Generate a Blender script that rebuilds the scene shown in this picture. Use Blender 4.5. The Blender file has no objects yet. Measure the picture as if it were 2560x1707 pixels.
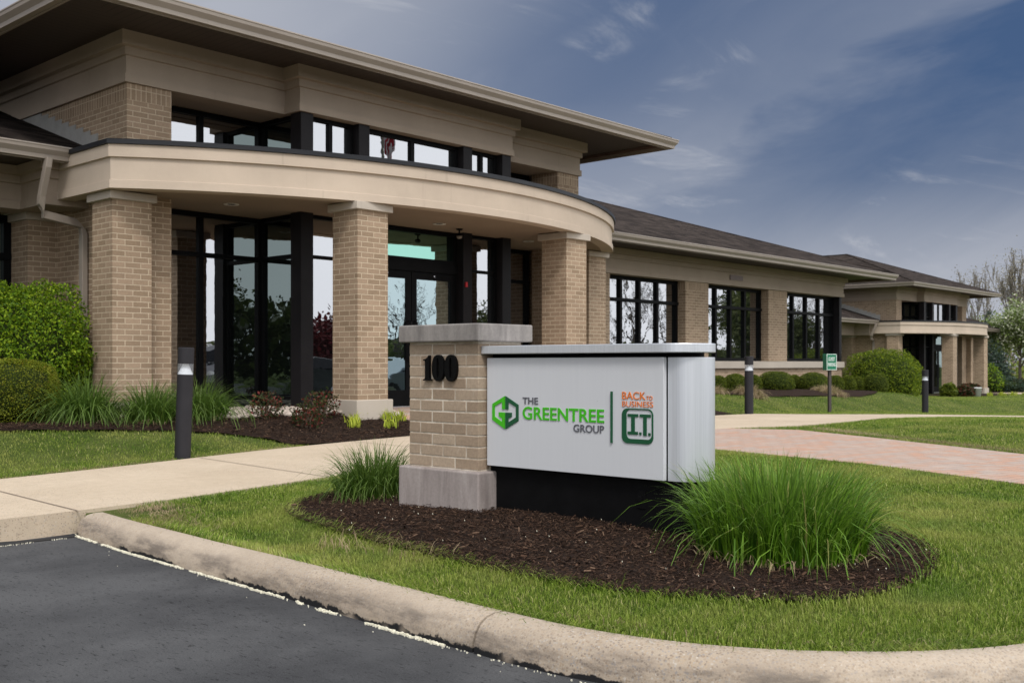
import bpy, math, random
import numpy as np
from mathutils import Vector, Matrix, noise as mnoise
from mathutils.geometry import delaunay_2d_cdt, tessellate_polygon

random.seed(7)
rng = np.random.default_rng(11)
SC = bpy.context.scene
COL = SC.collection
rad = math.radians

# ------------------------------------------------------------------ camera, world, sun, exposure
HEAD = rad(42.4)                       # camera heading, from +X (along the facade) towards +Y (into the building)
CAM_Z = 1.10
cam = bpy.data.cameras.new('camera')
cam_o = bpy.data.objects.new('camera', cam)
COL.objects.link(cam_o)
cam_o.location = (0, 0, CAM_Z)
cam_o.rotation_euler = (rad(90), 0, HEAD - rad(90))
cam.sensor_width = 36.0
cam.lens = 36.0 * 2645.0 / 2560.0
cam.shift_y = (909.0 - 853.5) / 2560.0
cam.clip_start = 0.05
cam.clip_end = 3000
cam.dof.use_dof = True
cam.dof.focus_distance = 5.9
cam.dof.aperture_fstop = 6.3
SC.camera = cam_o

SUN_EL, SUN_AZ = rad(52), rad(232)     # azimuth counter-clockwise from +X: behind the camera, over the car park
world = bpy.data.worlds.new('World')
SC.world = world
world.use_nodes = True
SKY_GAIN = 0.10
SOUTH = (1.72, 1.76, 1.83)
sun = bpy.data.lights.new('sun', 'SUN')
sun.energy = 2.1
sun.angle = rad(14)
sun.color = (1.0, 0.965, 0.92)
sun_o = bpy.data.objects.new('sun', sun)
COL.objects.link(sun_o)
sd = Vector((math.cos(SUN_AZ) * math.cos(SUN_EL), math.sin(SUN_AZ) * math.cos(SUN_EL), math.sin(SUN_EL)))
sun_o.rotation_euler = sd.to_track_quat('Z', 'Y').to_euler()
sun_o.location = sd * 60
SC.view_settings.view_transform = 'Standard'
SC.view_settings.look = 'None'
SC.view_settings.exposure = 0.0
SC.view_settings.gamma = 1.0
SC.view_settings.use_curve_mapping = False
SC.cycles.max_bounces = 7
SC.cycles.diffuse_bounces = 3
SC.cycles.glossy_bounces = 4
SC.cycles.transparent_max_bounces = 8
SC.cycles.use_denoising = True


class NT:
    """small helper for writing node trees"""
    def __init__(s, tree):
        s.t = tree
        s.n = tree.nodes
        s.l = tree.links
    def node(s, kind, **kw):
        n = s.n.new(kind)
        for k, v in kw.items():
            setattr(n, k, v)
        return n
    def put(s, sock, v):
        if hasattr(v, 'is_output') or isinstance(v, bpy.types.NodeSocket):
            s.l.new(v, sock)
        else:
            if isinstance(v, tuple) and len(v) == 3 and sock.type == 'RGBA':
                v = (*v, 1)
            sock.default_value = v
    def math(s, op, a, b=None, c=None, clamp=False):
        n = s.node('ShaderNodeMath', operation=op)
        n.use_clamp = clamp
        for i, v in enumerate((a, b, c)):
            if v is not None:
                s.put(n.inputs[i], v)
        return n.outputs[0]
    def mix(s, f, a, b, mode='MIX'):
        n = s.node('ShaderNodeMix', data_type='RGBA', blend_type=mode)
        s.put(n.inputs['Factor'], f)
        s.put(n.inputs[6], a)
        s.put(n.inputs[7], b)
        return n.outputs[2]
    def ramp(s, f, stops):
        n = s.node('ShaderNodeValToRGB')
        e = n.color_ramp.elements
        while len(e) < len(stops):
            e.new(0.5)
        for k, (p, c) in enumerate(stops):
            e[k].position = p
            e[k].color = (c, c, c, 1) if isinstance(c, (int, float)) else (*c, 1)
        s.put(n.inputs[0], f)
        return n.outputs[0]
    def smooth(s, v, a, b):
        n = s.node('ShaderNodeMapRange', interpolation_type='SMOOTHSTEP')
        s.put(n.inputs['Value'], v)
        n.inputs['From Min'].default_value = a
        n.inputs['From Max'].default_value = b
        return n.outputs[0]
    def noise(s, vec, scale, detail=3, rough=0.55, dist=0.0):
        n = s.node('ShaderNodeTexNoise')
        if vec is not None:
            s.l.new(vec, n.inputs['Vector'])
        n.inputs['Scale'].default_value = scale
        n.inputs['Detail'].default_value = detail
        n.inputs['Roughness'].default_value = rough
        n.inputs['Distortion'].default_value = dist
        return n.outputs[0]
    def pos(s):
        return s.node('ShaderNodeNewGeometry').outputs['Position']
    def sep(s, v):
        n = s.node('ShaderNodeSeparateXYZ')
        s.l.new(v, n.inputs[0])
        return n.outputs
    def comb(s, x, y, z):
        n = s.node('ShaderNodeCombineXYZ')
        for i, v in enumerate((x, y, z)):
            s.put(n.inputs[i], v)
        return n.outputs[0]
    def scale(s, v, k):
        n = s.node('ShaderNodeMapping')
        s.l.new(v, n.inputs[0])
        n.inputs['Scale'].default_value = k
        return n.outputs[0]


def build_world():
    w = NT(world.node_tree)
    for n in list(w.n):
        w.n.remove(n)
    out = w.node('ShaderNodeOutputWorld')
    bg = w.node('ShaderNodeBackground')
    w.l.new(bg.outputs[0], out.inputs[0])
    sky = w.node('ShaderNodeTexSky', sky_type='NISHITA')
    sky.sun_disc = False
    sky.sun_elevation = SUN_EL
    sky.sun_rotation = rad(90) - SUN_AZ
    d = w.node('ShaderNodeTexCoord').outputs['Generated']
    x, y, z = w.sep(d)
    ch, sh = math.cos(HEAD), math.sin(HEAD)
    fw = w.math('ADD', w.math('MULTIPLY', x, ch), w.math('MULTIPLY', y, sh))      # towards north-east of the site
    rt = w.math('SUBTRACT', w.math('MULTIPLY', x, sh), w.math('MULTIPLY', y, ch))
    # northern sky: slate blue with thin cloud, paler to the horizon and to the west
    haze = w.ramp(z, [(0.0, 1.0), (0.06, 0.88), (0.115, 0.56), (0.165, 0.17), (0.24, 0.0), (0.34, 0.06), (0.6, 0.75)])
    vec = w.comb(w.math('MULTIPLY', rt, 2.6), w.math('MULTIPLY', w.math('ADD', z, w.math('MULTIPLY', rt, -0.30)), 5.5), 0.37)
    soft = w.noise(vec, 1.3, 6, 0.58, 0.8)
    west = w.smooth(w.math('ADD', rt, w.math('MULTIPLY', w.math('SUBTRACT', soft, 0.5), 0.35)), 0.14, -0.24)
    q = w.math('SUBTRACT', z, w.math('MULTIPLY', rt, 0.43))
    q = w.math('ADD', q, w.math('MULTIPLY', w.math('SUBTRACT', soft, 0.5), 0.16))
    band = w.ramp(w.math('MULTIPLY', q, 2.0), [(0.10, 0.0), (0.20, 0.10), (0.27, 0.95), (0.36, 0.75), (0.46, 0.30), (0.58, 0.12), (0.75, 0.5)])
    vec2 = w.comb(w.math('MULTIPLY', w.math('ADD', rt, w.math('MULTIPLY', z, 0.5)), 4.2), w.math('MULTIPLY', w.math('ADD', z, w.math('MULTIPLY', rt, 0.12)), 13.0), 5.2)
    wisp = w.math('MULTIPLY', w.smooth(w.noise(vec2, 0.9, 7, 0.62, 2.2), 0.51, 0.80), w.smooth(w.noise(vec, 2.1, 2, 0.5, 0.0), 0.45, 0.6))
    amt = w.math('ADD', haze, w.math('MULTIPLY', west, 0.66))
    amt = w.math('ADD', amt, w.math('MULTIPLY', band, 0.30))
    amt = w.math('ADD', amt, w.math('MULTIPLY', w.math('SUBTRACT', soft, 0.48), 0.55))
    amt = w.math('ADD', amt, w.math('MULTIPLY', wisp, 0.72), clamp=True)
    nish = w.mix(1.0, sky.outputs[0], (SKY_GAIN,) * 3, 'MULTIPLY')
    blue = w.mix(0.92, nish, (0.050, 0.098, 0.212))
    north = w.mix(amt, blue, (0.445, 0.468, 0.53))
    # southern sky: thick bright overcast behind the camera
    back = w.smooth(w.math('ADD', w.math('MULTIPLY', y, -1.0), w.math('MULTIPLY', z, 0.55)), -0.05, 0.62)
    over = w.noise(d, 2.2, 4, 0.5, 0.3)
    south = w.mix(1.0, SOUTH, w.ramp(over, [(0.3, 0.9), (0.7, 1.06)]), 'MULTIPLY')
    col = w.mix(back, north, south)
    low = w.smooth(z, -0.02, 0.0)
    col = w.mix(low, (0.10, 0.11, 0.08), col)
    w.l.new(col, bg.inputs[0])
    bg.inputs[1].default_value = 1.0


build_world()

# ------------------------------------------------------------------ materials
MATS = {}


def material(name):
    m = bpy.data.materials.new(name)
    m.use_nodes = True
    t = NT(m.node_tree)
    b = t.n['Principled BSDF']
    MATS[name] = m
    return m, t, b


def bump(t, b, h, strength=0.3, dist=0.01):
    n = t.node('ShaderNodeBump')
    n.inputs['Strength'].default_value = strength
    n.inputs['Distance'].default_value = dist
    t.l.new(h, n.inputs['Height'])
    t.l.new(n.outputs[0], b.inputs['Normal'])
    return n


def plain(name, col, rough=0.6, metal=0.0, spec=0.5, var=0.12, vscale=6.0, bmp=0.0, bscale=80.0):
    m, t, b = material(name)
    p = t.pos()
    n = t.noise(p, vscale, 4, 0.6)
    c = t.mix(t.ramp(n, [(0.25, 0.0), (0.75, 1.0)]), tuple(v * (1 - var) for v in col), tuple(min(1, v * (1 + var)) for v in col))
    t.l.new(c, b.inputs['Base Color'])
    b.inputs['Roughness'].default_value = rough
    b.inputs['Metallic'].default_value = metal
    b.inputs['Specular IOR Level'].default_value = spec
    if bmp:
        bump(t, b, t.noise(p, bscale, 3, 0.6), bmp, 0.004)
    return m


def brick_mat(name, soldier=False, c1=(0.252, 0.182, 0.122), c2=(0.342, 0.251, 0.175), mortar=(0.49, 0.40, 0.295)):
    m, t, b = material(name)
    p = t.pos()
    x, y, z = t.sep(p)
    u = t.math('ADD', x, y)
    v = t.math('SUBTRACT', z, 0.6352)
    vec = t.comb(v, u, 0.0) if soldier else t.comb(u, v, 0.0)
    k = t.node('ShaderNodeTexBrick')
    k.offset = 0.0 if soldier else 0.5
    t.l.new(vec, k.inputs['Vector'])
    for key, val in (('Scale', 1.0), ('Mortar Size', 0.0055), ('Mortar Smooth', 0.12), ('Bias', 0.0), ('Brick Width', 0.203), ('Row Height', 0.0677)):
        k.inputs[key].default_value = val
    k.inputs['Color1'].default_value = (*c1, 1)
    k.inputs['Color2'].default_value = (*c2, 1)
    k.inputs['Mortar'].default_value = (*mortar, 1)
    n1 = t.noise(p, 1.3, 4, 0.6)
    n2 = t.noise(p, 45.0, 4, 0.7)
    c = t.mix(0.75, k.outputs['Color'], t.ramp(n1, [(0.3, (0.86, 0.84, 0.82)), (0.7, (1.08, 1.06, 1.03))]), 'MULTIPLY')
    c = t.mix(0.6, c, t.ramp(n2, [(0.3, 0.82), (0.7, 1.12)]), 'MULTIPLY')
    t.l.new(c, b.inputs['Base Color'])
    b.inputs['Roughness'].default_value = 0.88
    b.inputs['Specular IOR Level'].default_value = 0.25
    h = t.math('ADD', t.math('MULTIPLY', k.outputs['Fac'], -1.0), t.math('MULTIPLY', n2, 0.25))
    bump(t, b, h, 0.55, 0.008)
    return m


brick_mat('brick')
brick_mat('brick_soldier', True)

# separate bricks of the near pillar
m, t, b = material('pillar_brick')
p = t.pos()
at = t.node('ShaderNodeAttribute', attribute_name='rnd').outputs['Fac']
c = t.ramp(at, [(0.0, (0.29, 0.215, 0.150)), (0.5, (0.345, 0.262, 0.187)), (1.0, (0.40, 0.312, 0.228))])
n = t.noise(p, 60, 5, 0.7)
c = t.mix(0.7, c, t.ramp(n, [(0.3, 0.75), (0.7, 1.2)]), 'MULTIPLY')
e = t.smooth(t.noise(t.scale(p, (7, 7, 5)), 1.6, 5, 0.7, 1.2), 0.60, 0.78)
c = t.mix(t.math('MULTIPLY', e, 0.45), c, (0.52, 0.47, 0.40))
t.l.new(c, b.inputs['Base Color'])
b.inputs['Roughness'].default_value = 0.9
b.inputs['Specular IOR Level'].default_value = 0.2
bump(t, b, t.noise(p, 150, 5, 0.7), 0.5, 0.004)

m, t, b = material('pillar_mortar')
p = t.pos()
n = t.noise(p, 90, 4, 0.7)
n0 = t.noise(p, 5, 4, 0.7)
c = t.mix(t.smooth(n0, 0.35, 0.65), (0.42, 0.345, 0.265), (0.66, 0.59, 0.49))
c = t.mix(0.6, c, t.ramp(n, [(0.3, 0.75), (0.7, 1.15)]), 'MULTIPLY')
t.l.new(c, b.inputs['Base Color'])
b.inputs['Roughness'].default_value = 0.95
bump(t, b, n, 0.6, 0.005)


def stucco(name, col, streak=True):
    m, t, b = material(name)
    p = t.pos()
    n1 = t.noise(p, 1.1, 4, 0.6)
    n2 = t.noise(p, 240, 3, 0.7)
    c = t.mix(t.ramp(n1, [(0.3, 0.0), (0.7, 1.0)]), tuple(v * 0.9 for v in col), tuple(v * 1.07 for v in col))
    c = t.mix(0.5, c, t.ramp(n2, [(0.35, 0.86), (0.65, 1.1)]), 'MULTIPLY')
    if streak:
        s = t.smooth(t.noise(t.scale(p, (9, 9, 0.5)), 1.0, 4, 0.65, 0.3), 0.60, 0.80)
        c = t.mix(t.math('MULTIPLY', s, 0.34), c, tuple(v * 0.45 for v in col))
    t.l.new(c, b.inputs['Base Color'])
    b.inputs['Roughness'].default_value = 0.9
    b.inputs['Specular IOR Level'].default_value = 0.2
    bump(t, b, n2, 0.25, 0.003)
    return m


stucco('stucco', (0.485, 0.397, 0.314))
stucco('stucco_eave_shade', (0.350, 0.283, 0.222))  # same stucco for the bands, with the shade of the eaves in its colour
stucco('canopy_ceiling_shaded', (0.275, 0.212, 0.155), False)  # canopy beige darkened: the shade below the canopy is put into the colour
stucco('limestone', (0.43, 0.375, 0.315))


def cast_stone(name, lo, hi):
    m, t, b = material(name)
    p = t.pos()
    n1 = t.noise(t.scale(p, (5, 5, 1.2)), 1.4, 6, 0.72, 0.6)
    n2 = t.noise(p, 55, 4, 0.7)
    c = t.mix(t.ramp(n1, [(0.32, 0.0), (0.68, 1.0)]), lo, hi)
    n3 = t.smooth(t.noise(t.scale(p, (22, 22, 2)), 1.0, 4, 0.6), 0.52, 0.75)
    c = t.mix(t.math('MULTIPLY', n3, 0.30), c, tuple(v * 0.5 for v in lo))
    c = t.mix(0.6, c, t.ramp(n2, [(0.3, 0.82), (0.7, 1.12)]), 'MULTIPLY')
    t.l.new(c, b.inputs['Base Color'])
    b.inputs['Roughness'].default_value = 0.85
    b.inputs['Specular IOR Level'].default_value = 0.3
    bump(t, b, n2, 0.3, 0.003)


cast_stone('plinth_stone', (0.25, 0.21, 0.195), (0.40, 0.35, 0.325))
cast_stone('cap_stone', (0.17, 0.155, 0.145), (0.29, 0.265, 0.245))


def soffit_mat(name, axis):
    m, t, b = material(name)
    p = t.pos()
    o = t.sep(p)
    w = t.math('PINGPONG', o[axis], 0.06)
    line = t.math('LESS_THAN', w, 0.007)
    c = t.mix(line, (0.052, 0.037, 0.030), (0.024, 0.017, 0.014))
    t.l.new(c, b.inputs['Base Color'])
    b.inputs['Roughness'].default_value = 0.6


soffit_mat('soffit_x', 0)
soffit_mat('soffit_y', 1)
plain('gutter_paint', (0.27, 0.228, 0.19), 0.4, var=0.07, vscale=2)
plain('drip_trim', (0.13, 0.085, 0.068), 0.45)
plain('black_flashing', (0.009, 0.0095, 0.012), 0.45, spec=0.3, var=0.3, vscale=3)
plain('metal_cap_edge', (0.5, 0.52, 0.56), 0.35, 0.8)
plain('dark_frame', (0.0055, 0.0055, 0.006), 0.5, spec=0.06, var=0.15)
plain('dark_post', (0.0135, 0.012, 0.013), 0.5, spec=0.12, var=0.15)
plain('downlight_white', (0.6, 0.58, 0.52), 0.5)
plain('red_plastic', (0.42, 0.01, 0.015), 0.4)
plain('steel', (0.5, 0.5, 0.52), 0.3, 1.0)
plain('step_flashing', (0.30, 0.29, 0.27), 0.5, var=0.15)


def glass_mat(name, tint, refl=0.5, wave=0.0):
    m, t, b = material(name)
    t.n.remove(b)
    out = [n for n in t.n if n.type == 'OUTPUT_MATERIAL'][0]
    g = t.node('ShaderNodeBsdfGlossy')
    g.inputs['Color'].default_value = (*tint, 1)
    g.inputs['Roughness'].default_value = 0.0
    d = t.node('ShaderNodeBsdfDiffuse')
    d.inputs['Color'].default_value = (0.006, 0.007, 0.007, 1)
    mx = t.node('ShaderNodeMixShader')
    mx.inputs[0].default_value = refl
    t.l.new(d.outputs[0], mx.inputs[1])
    t.l.new(g.outputs[0], mx.inputs[2])
    t.l.new(mx.outputs[0], out.inputs[0])
    if wave:
        bn = t.node('ShaderNodeBump')
        bn.inputs['Strength'].default_value = wave
        bn.inputs['Distance'].default_value = 0.02
        t.l.new(t.noise(t.scale(t.pos(), (1, 1, 1.6)), 2.6, 2, 0.5, 0.5), bn.inputs['Height'])
        t.l.new(bn.outputs[0], g.inputs['Normal'])


glass_mat('window_glass', (0.96, 0.97, 1.0), 0.42, 0.03)
glass_mat('door_glass', (0.78, 0.97, 1.0), 0.36, 0.06)
glass_mat('transom_glass', (0.52, 1.0, 0.83), 0.42, 0.02)
glass_mat('recess_glass', (0.72, 0.86, 0.82), 0.34, 0.03)

m, t, b = material('shingle')
p = t.pos()
x, y, z = t.sep(p)
k = t.node('ShaderNodeTexBrick')
k.offset = 0.5
t.l.new(t.comb(t.math('ADD', x, y), t.math('MULTIPLY', z, 3.16), 0.0), k.inputs['Vector'])
for key, val in (('Scale', 1.0), ('Mortar Size', 0.007), ('Mortar Smooth', 0.3), ('Bias', 0.0), ('Brick Width', 0.30), ('Row Height', 0.14)):
    k.inputs[key].default_value = val
k.inputs['Color1'].default_value = (0.018, 0.0145, 0.013, 1)
k.inputs['Color2'].default_value = (0.060, 0.047, 0.041, 1)
k.inputs['Mortar'].default_value = (0.018, 0.015, 0.014, 1)
n = t.noise(p, 9, 5, 0.75)
c = t.mix(0.8, k.outputs['Color'], t.ramp(n, [(0.3, 0.6), (0.7, 1.4)]), 'MULTIPLY')
t.l.new(c, b.inputs['Base Color'])
b.inputs['Roughness'].default_value = 1.0
b.inputs['Specular IOR Level'].default_value = 0.05
bump(t, b, t.math('ADD', t.math('MULTIPLY', k.outputs['Fac'], -1.0), n), 0.7, 0.02)

# --- ground materials
m, t, b = material('asphalt')
p = t.pos()
n1 = t.noise(p, 0.62, 6, 0.62)
n2 = t.noise(p, 130, 4, 0.75)
n3 = t.noise(t.scale(p, (3.6, 1.0, 1)), 19.0, 5, 0.72, 0.6)
c = t.mix(t.ramp(n1, [(0.38, 0.0), (0.63, 1.0)]), (0.029, 0.0295, 0.032), (0.082, 0.082, 0.084))
c = t.mix(0.8, c, t.ramp(n2, [(0.3, 0.55), (0.7, 1.4)]), 'MULTIPLY')
c = t.mix(t.math('MULTIPLY', t.smooth(n3, 0.575, 0.63), 0.8), c, (0.012, 0.012, 0.013))
fl = t.smooth(t.noise(t.scale(p, (1, 3, 1)), 38, 3, 0.6), 0.73, 0.78)
c = t.mix(t.math('MULTIPLY', fl, 0.35), c, (0.14, 0.125, 0.11))
t.l.new(c, b.inputs['Base Color'])
b.inputs['Roughness'].default_value = 0.8
b.inputs['Specular IOR Level'].default_value = 0.18
bump(t, b, t.math('ADD', n2, t.math('MULTIPLY', n3, 0.5)), 0.35, 0.006)


def concrete(name, lo, hi, aggregate=0.0, tar=False):
    m, t, b = material(name)
    p = t.pos()
    x, y, z = t.sep(p)
    n1 = t.noise(p, 0.9, 5, 0.6)
    n2 = t.noise(p, 170, 4, 0.75)
    n4 = t.noise(p, 11, 5, 0.7)
    c = t.mix(t.ramp(n1, [(0.3, 0.0), (0.7, 1.0)]), lo, hi)
    c = t.mix(0.5, c, t.ramp(n2, [(0.3, 0.72), (0.7, 1.2)]), 'MULTIPLY')
    c = t.mix(0.4, c, t.ramp(n4, [(0.3, 0.8), (0.7, 1.12)]), 'MULTIPLY')
    if aggregate:
        v = t.node('ShaderNodeTexVoronoi')
        t.l.new(p, v.inputs['Vector'])
        v.inputs['Scale'].default_value = 110
        spot = t.math('LESS_THAN', v.outputs['Distance'], 0.50)
        pick = t.sep(v.outputs['Color'])
        sel = t.math('MULTIPLY', spot, t.math('LESS_THAN', pick[0], aggregate))
        peb = t.ramp(pick[1], [(0.0, (0.10, 0.085, 0.08)), (0.35, (0.24, 0.17, 0.11)), (0.55, (0.40, 0.30, 0.2)), (0.8, (0.20, 0.20, 0.21)), (1.0, (0.55, 0.5, 0.43))])
        c = t.mix(t.math('MULTIPLY', sel, t.ramp(t.noise(p, 0.7, 3), [(0.4, 0.15), (0.6, 0.6)])), c, peb)
    if tar:
        grime = t.math('MULTIPLY', t.smooth(t.noise(t.scale(p, (3, 3, 14)), 1.0, 5, 0.7), 0.40, 0.66), t.smooth(z, 0.135, 0.07))
        c = t.mix(t.math('MULTIPLY', grime, 0.75), c, (0.115, 0.095, 0.08))
        edge = t.math('ADD', z, t.math('MULTIPLY', t.noise(p, 6.5, 7, 0.72), -0.115))
        patch = t.math('MULTIPLY', t.smooth(edge, -0.033, -0.041), t.smooth(t.noise(p, 1.35, 4, 0.6), 0.44, 0.50))
        c = t.mix(patch, c, (0.011, 0.011, 0.012))
    t.l.new(c, b.inputs['Base Color'])
    b.inputs['Roughness'].default_value = 0.9
    b.inputs['Specular IOR Level'].default_value = 0.25
    bump(t, b, t.math('ADD', n2, n4), 0.4, 0.004)
    return m, t, b


concrete('walk_concrete', (0.45, 0.360, 0.262), (0.535, 0.438, 0.328), 0.25)
concrete('kerb_concrete', (0.36, 0.292, 0.222), (0.485, 0.402, 0.315), 0.75, True)
plain('joint_dark', (0.22, 0.17, 0.13), 0.95)

m, t, b = material('paver')
p = t.pos()
rot = t.node('ShaderNodeMapping')
rot.inputs['Rotation'].default_value = (0, 0, rad(14))
t.l.new(p, rot.inputs[0])
k = t.node('ShaderNodeTexBrick')
k.offset = 0.5
t.l.new(rot.outputs[0], k.inputs['Vector'])
for key, val in (('Scale', 1.0), ('Mortar Size', 0.004), ('Mortar Smooth', 0.2), ('Bias', 0.0), ('Brick Width', 0.203), ('Row Height', 0.1015)):
    k.inputs[key].default_value = val
k.inputs['Color1'].default_value = (0.43, 0.25, 0.17, 1)
k.inputs['Color2'].default_value = (0.37, 0.295, 0.25, 1)
k.inputs['Mortar'].default_value = (0.20, 0.15, 0.12, 1)
n = t.noise(p, 3.5, 4, 0.65)
c = t.mix(t.smooth(n, 0.50, 0.68), k.outputs['Color'], (0.40, 0.31, 0.255))
c = t.mix(0.5, c, t.ramp(t.noise(p, 60, 4, 0.7), [(0.3, 0.8), (0.7, 1.15)]), 'MULTIPLY')
t.l.new(c, b.inputs['Base Color'])
b.inputs['Roughness'].default_value = 0.9
bump(t, b, t.math('MULTIPLY', k.outputs['Fac'], -1.0), 0.4, 0.006)

m, t, b = material('mulch')
p = t.pos()
n1 = t.noise(t.scale(p, (1, 1, 1)), 28, 6, 0.75, 1.5)
n2 = t.noise(p, 110, 4, 0.75)
c = t.ramp(n1, [(0.25, (0.007, 0.0036, 0.0022)), (0.5, (0.025, 0.0130, 0.0078)), (0.75, (0.056, 0.030, 0.018))])
c = t.mix(0.7, c, t.ramp(n2, [(0.3, 0.6), (0.7, 1.35)]), 'MULTIPLY')
t.l.new(c, b.inputs['Base Color'])
b.inputs['Roughness'].default_value = 0.95
b.inputs['Specular IOR Level'].default_value = 0.2
bump(t, b, t.math('ADD', n1, n2), 0.9, 0.02)

m, t, b = material('mulch_chip')
at = t.node('ShaderNodeAttribute', attribute_name='rnd').outputs['Fac']
c = t.ramp(at, [(0.0, (0.008, 0.004, 0.0025)), (0.5, (0.030, 0.0150, 0.0088)), (0.90, (0.072, 0.038, 0.022)), (1.0, (0.16, 0.10, 0.065))])
t.l.new(c, b.inputs['Base Color'])
b.inputs['Roughness'].default_value = 0.9
b.inputs['Specular IOR Level'].default_value = 0.25

m, t, b = material('lawn_soil')
p = t.pos()
c = t.mix(t.smooth(t.noise(p, 1.1, 5, 0.65), 0.35, 0.65), (0.060, 0.088, 0.018), (0.105, 0.125, 0.035))
c = t.mix(0.8, c, t.ramp(t.noise(p, 45, 4, 0.8), [(0.3, 0.5), (0.7, 1.4)]), 'MULTIPLY')
t.l.new(c, b.inputs['Base Color'])
b.inputs['Roughness'].default_value = 1.0
b.inputs['Specular IOR Level'].default_value = 0.1
bump(t, b, t.noise(p, 60, 4, 0.8), 0.8, 0.03)


def leaf_mat(name, stops, tip=None, patch=None, trans=0.3, rough=0.55, pscale=1.6, spec=0.2, patch2=None):
    m, t, b = material(name)
    at = t.node('ShaderNodeAttribute', attribute_name='rnd').outputs['Fac']
    c = t.ramp(at, stops)
    if patch:
        f = t.smooth(t.noise(t.pos(), pscale, 5, 0.6), patch[1], patch[2])
        c = t.mix(t.math('MULTIPLY', f, patch[3]), c, patch[0])
    if patch2:
        f = t.smooth(t.noise(t.scale(t.pos(), (1, 1, 0.2)), patch2[3], 4, 0.6), patch2[1], patch2[2])
        c = t.mix(f, c, t.mix(1.0, c, patch2[0], 'MULTIPLY'))
    if tip:
        h = t.node('ShaderNodeAttribute', attribute_name='tip').outputs['Fac']
        c = t.mix(t.math('MULTIPLY', t.smooth(h, 0.35, 1.0), tip[1]), c, tip[0])
    t.l.new(c, b.inputs['Base Color'])
    b.inputs['Roughness'].default_value = rough
    b.inputs['Specular IOR Level'].default_value = spec
    tr = t.node('ShaderNodeBsdfTranslucent')
    t.l.new(c, tr.inputs[0])
    mx = t.node('ShaderNodeMixShader')
    mx.inputs[0].default_value = trans
    out = [n for n in t.n if n.type == 'OUTPUT_MATERIAL'][0]
    t.l.new(b.outputs[0], mx.inputs[1])
    t.l.new(tr.outputs[0], mx.inputs[2])
    t.l.new(mx.outputs[0], out.inputs[0])
    return m


leaf_mat('lawn_blade', [(0.0, (0.030, 0.070, 0.006)), (0.38, (0.092, 0.165, 0.014)), (0.78, (0.225, 0.310, 0.038)), (0.92, (0.43, 0.45, 0.12)), (1.0, (0.60, 0.52, 0.28))],
         tip=((0.32, 0.42, 0.055), 0.5), patch=((0.38, 0.37, 0.11), 0.44, 0.68, 0.7), pscale=1.0, patch2=((0.56, 0.72, 0.6), 0.48, 0.66, 1.9))
leaf_mat('reed_blade', [(0.0, (0.026, 0.075, 0.004)), (0.5, (0.080, 0.185, 0.009)), (0.93, (0.19, 0.34, 0.028)), (0.97, (0.23, 0.34, 0.06)), (1.0, (0.40, 0.33, 0.13))], tip=((0.20, 0.30, 0.07), 0.35), rough=0.45)
leaf_mat('reed_blade_blue', [(0.0, (0.028, 0.066, 0.008)), (0.5, (0.062, 0.128, 0.013)), (1.0, (0.135, 0.21, 0.036))], tip=((0.18, 0.25, 0.07), 0.4), rough=0.45)
leaf_mat('dry_blade', [(0.0, (0.26, 0.19, 0.11)), (0.6, (0.44, 0.335, 0.21)), (1.0, (0.18, 0.19, 0.05))])
leaf_mat('bush_leaf', [(0.0, (0.040, 0.090, 0.005)), (0.5, (0.115, 0.205, 0.008)), (1.0, (0.27, 0.36, 0.018))])
leaf_mat('box_leaf', [(0.0, (0.045, 0.070, 0.007)), (0.5, (0.090, 0.120, 0.010)), (1.0, (0.16, 0.19, 0.018))])
leaf_mat('hedge_leaf', [(0.0, (0.060, 0.080, 0.006)), (0.45, (0.140, 0.170, 0.010)), (0.93, (0.235, 0.255, 0.020)), (1.0, (0.22, 0.14, 0.02))], patch=((0.20, 0.10, 0.025), 0.60, 0.75, 0.35), pscale=4)
leaf_mat('yew_leaf', [(0.0, (0.050, 0.092, 0.006)), (0.5, (0.125, 0.185, 0.009)), (1.0, (0.26, 0.31, 0.018))])
leaf_mat('rose_leaf', [(0.0, (0.022, 0.034, 0.010)), (0.5, (0.045, 0.060, 0.018)), (0.75, (0.085, 0.028, 0.018)), (1.0, (0.19, 0.035, 0.028))])
leaf_mat('sprout_leaf', [(0.0, (0.22, 0.30, 0.02)), (1.0, (0.46, 0.50, 0.06))])
leaf_mat('blossom_leaf', [(0.0, (0.10, 0.16, 0.03)), (0.58, (0.22, 0.29, 0.08)), (0.70, (0.42, 0.46, 0.28)), (1.0, (0.70, 0.70, 0.56))])
leaf_mat('bud_leaf', [(0.0, (0.16, 0.14, 0.08)), (0.6, (0.28, 0.25, 0.16)), (1.0, (0.38, 0.34, 0.25))])
leaf_mat('spruce_leaf', [(0.0, (0.018, 0.036, 0.020)), (0.6, (0.036, 0.064, 0.040)), (1.0, (0.075, 0.11, 0.075))])
leaf_mat('spring_leaf', [(0.0, (0.075, 0.105, 0.02)), (0.5, (0.15, 0.19, 0.035)), (1.0, (0.26, 0.29, 0.075))])
leaf_mat('wood_leaf', [(0.0, (0.040, 0.055, 0.016)), (0.5, (0.085, 0.110, 0.032)), (1.0, (0.16, 0.185, 0.06))])
leaf_mat('maple_leaf', [(0.0, (0.045, 0.006, 0.008)), (0.6, (0.10, 0.012, 0.016)), (1.0, (0.17, 0.03, 0.03))])
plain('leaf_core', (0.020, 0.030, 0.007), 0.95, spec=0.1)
plain('bark', (0.115, 0.095, 0.078), 0.95, var=0.3, vscale=9, bmp=0.5, bscale=30)
plain('bark_pale', (0.20, 0.175, 0.15), 0.95, var=0.25, vscale=7)
plain('twig', (0.085, 0.06, 0.04), 0.9)

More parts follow.
